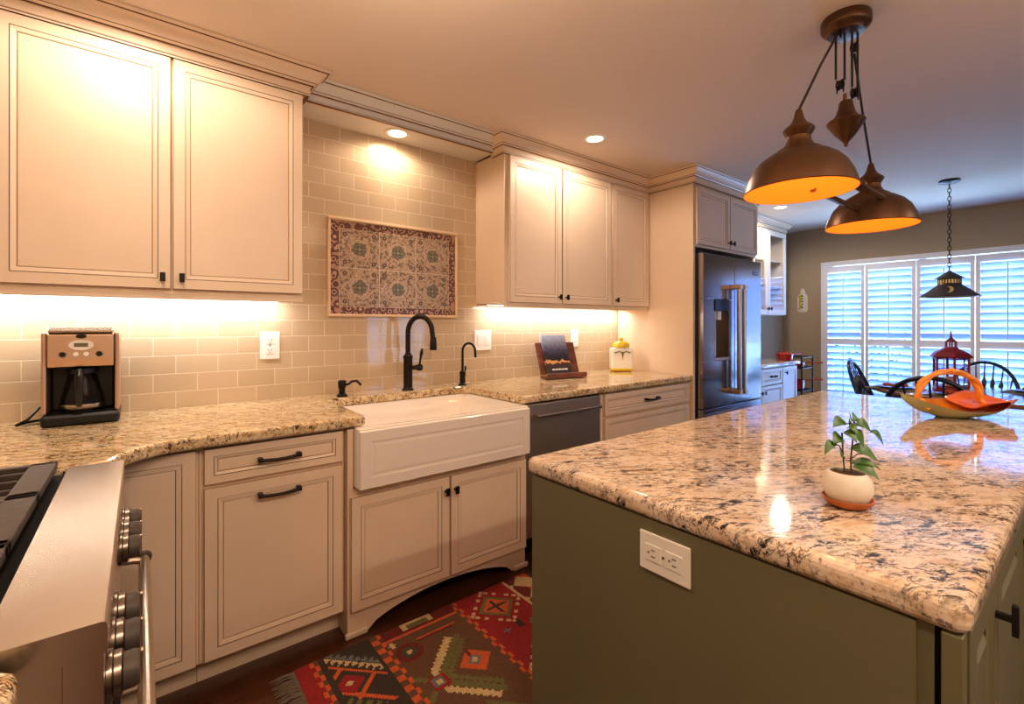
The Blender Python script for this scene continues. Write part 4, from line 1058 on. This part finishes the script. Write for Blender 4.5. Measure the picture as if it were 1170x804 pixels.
# ------------------------------------------------------------------ dining table & chairs
M['tablewood']=noise_mat('table_wood',(150,104,78),(120,80,58),8,.2,stretch=(1,8,1),Coat_Weight=.4)
t=thing('dining_table','oval wooden dining table under the cone lamp','table',(5.2,.48,0))
MB().lathe([(.97,.725),(1.0,.735),(1.0,.752),(.985,.76),(0,.76)],(0,0,0),56,sx=.56,sy=.84,close=False).lathe([(0,.725),(.97,.725)],(0,0,0),56,sx=.56,sy=.84,close=False).build('tabletop','tablewood',t)
MB().lathe([(.84,.66),(.84,.724)],(0,0,0),48,sx=.56,sy=.84,close=False).build('apron','navy',t)
for sx_ in (-1,1):
    for sy_ in (-1,1): MB().lathe([(.022,0),(.028,.1),(.04,.3),(.03,.5),(.042,.62),(.042,.66)],(sx_*.30,sy_*.52,0),16).build('leg','navy',t)
def chair(label,x,y,rz,lean=.16):
    t=thing('windsor_chair',label,'chair',(x,y,0),rz,'dark windsor chairs round the dining table')
    MB().lathe([(.0,.43),(.19,.43),(.215,.44),(.215,.452),(.19,.46),(.1,.452),(0,.45)],(0,0,0),28,sx=1,sy=1,close=False).build('seat','navy',t)
    for sx_ in (-1,1):
        for sy_ in (-1,1):
            MB().tube([(sx_*.13,sy_*.13,.43),(sx_*.16,sy_*.165,.22),(sx_*.19,sy_*.205,0.004)],[.013,.019,.011],10).build('leg','navy',t)
    MB().tube([(-.165,-.17,.2),(-.165,.17,.2)],.009,8).tube([(.165,-.17,.2),(.165,.17,.2)],.009,8).tube([(-.165,0,.2),(.165,0,.2)],.009,8).build('stretcher','navy',t)
    # bow back, opening towards +y (seat front faces -y)
    P=[]
    for k in range(25):
        a=pi*k/24; xx=-.235*cos(a)*(1.0 if .15<sin(a) else .93); h=.50*sin(a)**.62 if 0<k<24 else 0
        P.append((xx,.15+lean*h/.5,.455+h))
    MB().tube(P,.0145,10).build('bow','navy',t)
    for k in range(-3,4):
        xx=k*.052; top=.455+.50*(max(0,1-(abs(xx*1.18)/.235)**2))**.31; y1=.15+lean*(top-.455)/.5
        L_=Vector((xx*1.15,y1,top))-Vector((xx*.8,.15,.452)); p0=Vector((xx*.8,.15,.452))
        prof=[0,.5,.56,.66,.74,1]; rad=[.006,.0055,.013,.017,.006,.005]
        MB().tube([p0+L_*f for f in prof],rad,8).build('spindle','navy',t)
    return t
chair('dark windsor chair at the left end of the dining table',5.32,1.18,R(3),.19)
chair('dark windsor chair with its bowed back towards the island',4.30,.72,R(90+0),.12).scale=(1.16,1.0,1.0)
chair('dark windsor chair on the window side of the table, behind the lantern',5.82,.70,R(-90),.12)

# lantern
M['lantglass']=glass('lantern_glass',(235,225,225))
t=thing('candle_lantern','red metal candle lantern standing on the dining table','lantern',(5.17,.79,.7605),R(20))
mb=MB(); n6=6
def hexpts(r,z): return [(r*cos(R(60*k)),r*sin(R(60*k)),z) for k in range(6)]
def hexring(mb,levels):
    vs=[]
    for r,z in levels: vs+=hexpts(r,z)
    fs=[(i*6+j,i*6+(j+1)%6,(i+1)*6+(j+1)%6,(i+1)*6+j) for i in range(len(levels)-1) for j in range(6)]
    fs+=[tuple(range(6)),tuple((len(levels)-1)*6+j for j in range(6))]; mb.add(vs,fs)
hexring(mb,[(.12,0),(.12,.025),(.11,.035)]); mb.build('base','redmetal',t)
mb=MB()
for k in range(6):
    a=R(60*k); x,y=.11*cos(a),.11*sin(a); mb.box(x-.007,x+.007,y-.007,y+.007,.035,.275)
    b_=R(60*k+60); x2,y2=.11*cos(b_),.11*sin(b_)
    for z in (.045,.18,.265): mb.tube([(x,y,z),(x2,y2,z)],.004,6)
mb.build('body_frame','redmetal',t)
mb=MB(); P=[(.104*cos(R(60*k)),.104*sin(R(60*k))) for k in range(6)]
vs=[(x,y,.036) for x,y in P]+[(x,y,.274) for x,y in P]; mb.add(vs,[(j,(j+1)%6,6+(j+1)%6,6+j) for j in range(6)]); mb.build('glass_panes','lantglass',t)
mb=MB(); hexring(mb,[(.135,.275),(.138,.285),(.11,.315),(.045,.352),(.040,.36)]); mb.build('roof','redmetal',t)
mb=MB()
for k in range(6): a=R(60*k); mb.box(.034*cos(a)-.004,.034*cos(a)+.004,.034*sin(a)-.004,.034*sin(a)+.004,.36,.40)
hexring(mb,[(.042,.40),(.03,.415),(.012,.43),(.01,.44)]); mb.lathe([(.004,.44),(.012,.447),(.004,.455)],(0,0,0),10)
mb.tube([(.018*cos(R(30*k)),0,.468+.018*sin(R(30*k))) for k in range(12)],.003,6,closed=True); mb.build('cupola','redmetal',t)
MB().lathe([(.035,.036),(.035,.12),(.004,.122)],(0,0,0),18).build('candle','muralframe',t)

# place settings
M['plate']=mat('dark_plate',(46,36,40),.2); M['napo']=noise_mat('orange_napkin',(206,96,40),(176,60,30),30,.8); M['napg']=noise_mat('green_placemat',(120,116,60),(90,80,46),60,.9)
for x,y,lbl in ((5.02,1.12,'at the left end of the table'),(4.83,.70,'in front of the near chair'),(4.86,.02,'at the right side of the table'),(5.52,.35,'on the window side of the table')):
    o=MB().rbox(-.17,.17,-.13,.13,0,.004,.0015).build('placemat','napg',None,(x,y,.7605),(0,0,R(80))); tag(o,'striped green and orange placemat '+lbl,'placemat','placemats on the dining table')
    o=MB().lathe([(.06,0),(.10,.006),(.125,.015),(.122,.017),(.09,.010),(0,.006)],(0,0,0),32,close=False).build('dinner_plate','plate',None,(x,y,.765)); tag(o,'dark round dinner plate '+lbl,'plate','plates on the dining table')
    mb=MB()
    for k in range(7):
        a=R(-60+20*k); mb.tube([(0,0,.004),(.04*cos(a),.04*sin(a),.018),(.09*cos(a),.09*sin(a),.022+.006*(k%2))],[.006,.012,.014],8)
    o=mb.build('napkin','napo',None,(x,y,.775),(0,0,R(200))); tag(o,'fanned orange napkin on the plate '+lbl,'napkin','napkins on the dining plates')

# ------------------------------------------------------------------ things near the far wall
t=thing('wall_plaque','pale fish-bottle shaped plaque with yellow lemons on the tan wall','plaque',(FAR-.001,2.405,1.46),R(-90))
def plq(w,z0,z1): return [(-w,z0+.02),(-w+.015,z0),(w-.015,z0),(w,z0+.02),(w,z1-.1),(w*.45,z1-.055),(w*.3,z1-.01),(0,z1),(-w*.3,z1-.01),(-w*.45,z1-.055),(-w,z1-.1)]
MB().prism_y(plq(.06,0,.30),-.014,0).build('board','potwhite',t,bevel=.004)
M['lemon']=mat('lemon_paint',(226,206,40),.4); M['grl']=mat('leaf_paint',(60,92,40),.5)
mb=MB()
for k in range(5): mb.lathe([(0,-.018),(.012,-.012),(.016,0),(.012,.012),(0,.018)],(-.028+.01*(k%2),-.018,.06+.036*k),12,close=False)
mb.build('painted_lemons','lemon',t)
mb=MB()
for k in range(5): mb.add([(-.005,-.0155,.05+.036*k),(.012,-.0155,.058+.036*k),(-.002,-.0155,.075+.036*k),(-.015,-.0155,.066+.036*k)],[(0,1,2,3)])
mb.build('painted_leaves','grl',t)
t=thing('saucepan','red enamel saucepan with a lid on the end of the hutch counter','saucepan',(5.53,2.19,CTR+.0005),R(-20))
MB().lathe([(.07,0),(.078,.006),(.08,.06),(.083,.064)],(0,0,0),32).build('pan','redenamel',t)
MB().lathe([(.084,.0645),(.08,.072),(.05,.084),(.012,.09),(.008,.097),(.014,.104),(.012,.112),(0,.113)],(0,0,0),32,close=False).build('lid','redenamel',t)
MB().tube([(.078,0,.058),(.14,0,.066),(.24,0,.072)],[.007,.007,.01],10).tube([(-.078,0,.05),(-.105,0,.055)],.008,8).build('pan_handle','redenamel',t)
t=thing('coffee_grinder','black countertop appliance beside the refrigerator on the hutch counter','appliance',(5.28,2.46,CTR+.0005))
MB().rbox(-.09,.09,-.1,.1,0,.30,.01).build('housing','black',t); MB().rbox(-.085,.085,-.09,.09,.3005,.315,.006).build('lid','chrome',t); MB().rbox(-.06,.06,-.104,-.1005,.06,.2,.001).build('front_panel','steeld',t)
t=thing('metal_rack','black metal rack holding red pots beside the hutch','rack',(6.10,2.30,0))
mb=MB()
for x in (-.16,.16):
    for y in (-.13,.13): mb.tube([(x,y,0),(x,y,.94)],.010,8)
mb.build('posts','black',t)
for z in (.25,.54,.80,.925):
    s=MB()
    for k in range(9): s.tube([(-.16+.04*k,-.13,z),(-.16+.04*k,.13,z)],.003,6)
    s.tube([(-.16,-.13,z),(.16,-.13,z)],.006,6).tube([(-.16,.13,z),(.16,.13,z)],.006,6).tube([(-.16,-.13,z),(-.16,.13,z)],.006,6).tube([(.16,-.13,z),(.16,.13,z)],.006,6)
    s.build('shelf','black',t)
for z,hh,lbl in ((.257,.13,'bottom shelf of the black rack'),(.547,.11,'middle shelf of the black rack'),(.807,.05,'upper shelf of the black rack')):
    p=thing('saucepan','red enamel pan on the '+lbl,'saucepan',(6.09,2.29,z),R(-55),'red pans stored on the black rack')
    MB().lathe([(.08,0),(.09,.01),(.095,hh),(.09,hh),(.084,.014),(0,.01)],(0,0,0),28,close=False).build('pan','redenamel',p)
    MB().tube([(.09,0,hh-.012),(.16,0,hh),(.28,0,hh+.005)],[.006,.006,.009],8).build('pan_handle','redenamel',p)

# ------------------------------------------------------------------ outdoors
M['lawn']=noise_mat('patio_concrete',(150,160,170),(120,130,140),3,.9)
structure(MB().box(FAR+.12,FAR+12,-9,12,-.12,-.02).build('ground_outside','lawn'),'pale patio outside the glass door','ground')
M['shrub']=noise_mat('shrub_leaves',(40,66,46),(70,100,66),12,.7)
def tree(x,y,h,seed,label):
    random.seed(seed); t=thing('shrub',label,'shrub',(x,y,-.02))
    b_=MB().tube([(0,0,0),(.05,.03,h*.5),(0,0,h*.8)],[.05,.035,.01],8)
    for k in range(9):
        a=random.uniform(0,2*pi); z=h*random.uniform(.3,.75); b_.tube([(0,0,z),(.5*cos(a),.5*sin(a),z+.5)],[.018,.005],5)
    b_.build('branches','stem',t)
    lb=MB()
    for k in range(240):
        a=random.uniform(0,2*pi); r_=random.uniform(.1,.95); z=random.uniform(.25,1)*h
        c=Vector((r_*cos(a),r_*sin(a),z)); u_=Vector((random.uniform(-1,1),random.uniform(-1,1),random.uniform(-1,1))).normalized()*.06; w_=u_.cross(Vector((random.random(),random.random(),1))).normalized()*.025
        lb.add([c-u_,c+w_,c+u_,c-w_],[(0,1,2,3)])
    lb.build('foliage','shrub',t)
tree(FAR+1.6,2.1,2.0,1,'sparse shrub outside behind the leftmost shutter'); tree(FAR+3.6,-.2,2.1,2,'sparse shrub outside behind the hanging lamp'); tree(FAR+1.7,-.1,2.0,3,'sparse shrub outside at the right behind the shutters')

# ------------------------------------------------------------------ world & render look
w=bpy.data.worlds.new('world'); sc.world=w; w.use_nodes=True; n=w.node_tree.nodes; n['Background'].inputs[0].default_value=(.36,.62,1.0,1); n['Background'].inputs[1].default_value=3.6
def area(name,loc,rot,sx_,sy_,e,col):
    l=bpy.data.lights.new(name,'AREA'); l.shape='RECTANGLE'; l.size=sx_; l.size_y=sy_; l.energy=e; l.color=col
    o=bpy.data.objects.new(name,l); COL.objects.link(o); o.location=loc; o.rotation_euler=rot; return o
# daylight entering through the patio door (a portal-sized soft source just outside the glass)
area('daylight_patio',(FAR+.9,1.25,1.3),(R(90),0,R(90)),2.6,2.4,420,(.36,.62,1.0))
area('ceiling_fill_kitchen',(.9,-1.3,1.95),(R(180),0,0),2.6,1.8,46,(1,.76,.55))  # added uplight without a fixture, brightens the ceiling from behind the camera
area('ceiling_fill_left',(.45,.75,1.98),(R(180),0,0),.5,1.2,9,(1,.76,.55))  # second added fill, no lamp hangs here; lifts the ceiling at left
l=bpy.data.lights.new('hutch_light','POINT'); l.energy=4; l.color=(1,.85,.6); l.shadow_soft_size=.05; q=bpy.data.objects.new('hutch_light',l); COL.objects.link(q); q.location=(5.32,2.5,2.33)
sc.view_settings.view_transform='Standard'
sc.view_settings.exposure=0.30
sc.view_settings.gamma=0.93
sc.cycles.use_denoising=True
sc.cycles.max_bounces=8; sc.cycles.diffuse_bounces=5; sc.cycles.glossy_bounces=4; sc.cycles.transparent_max_bounces=12
sc.cycles.sample_clamp_indirect=6; sc.cycles.caustics_reflective=False; sc.cycles.caustics_refractive=False
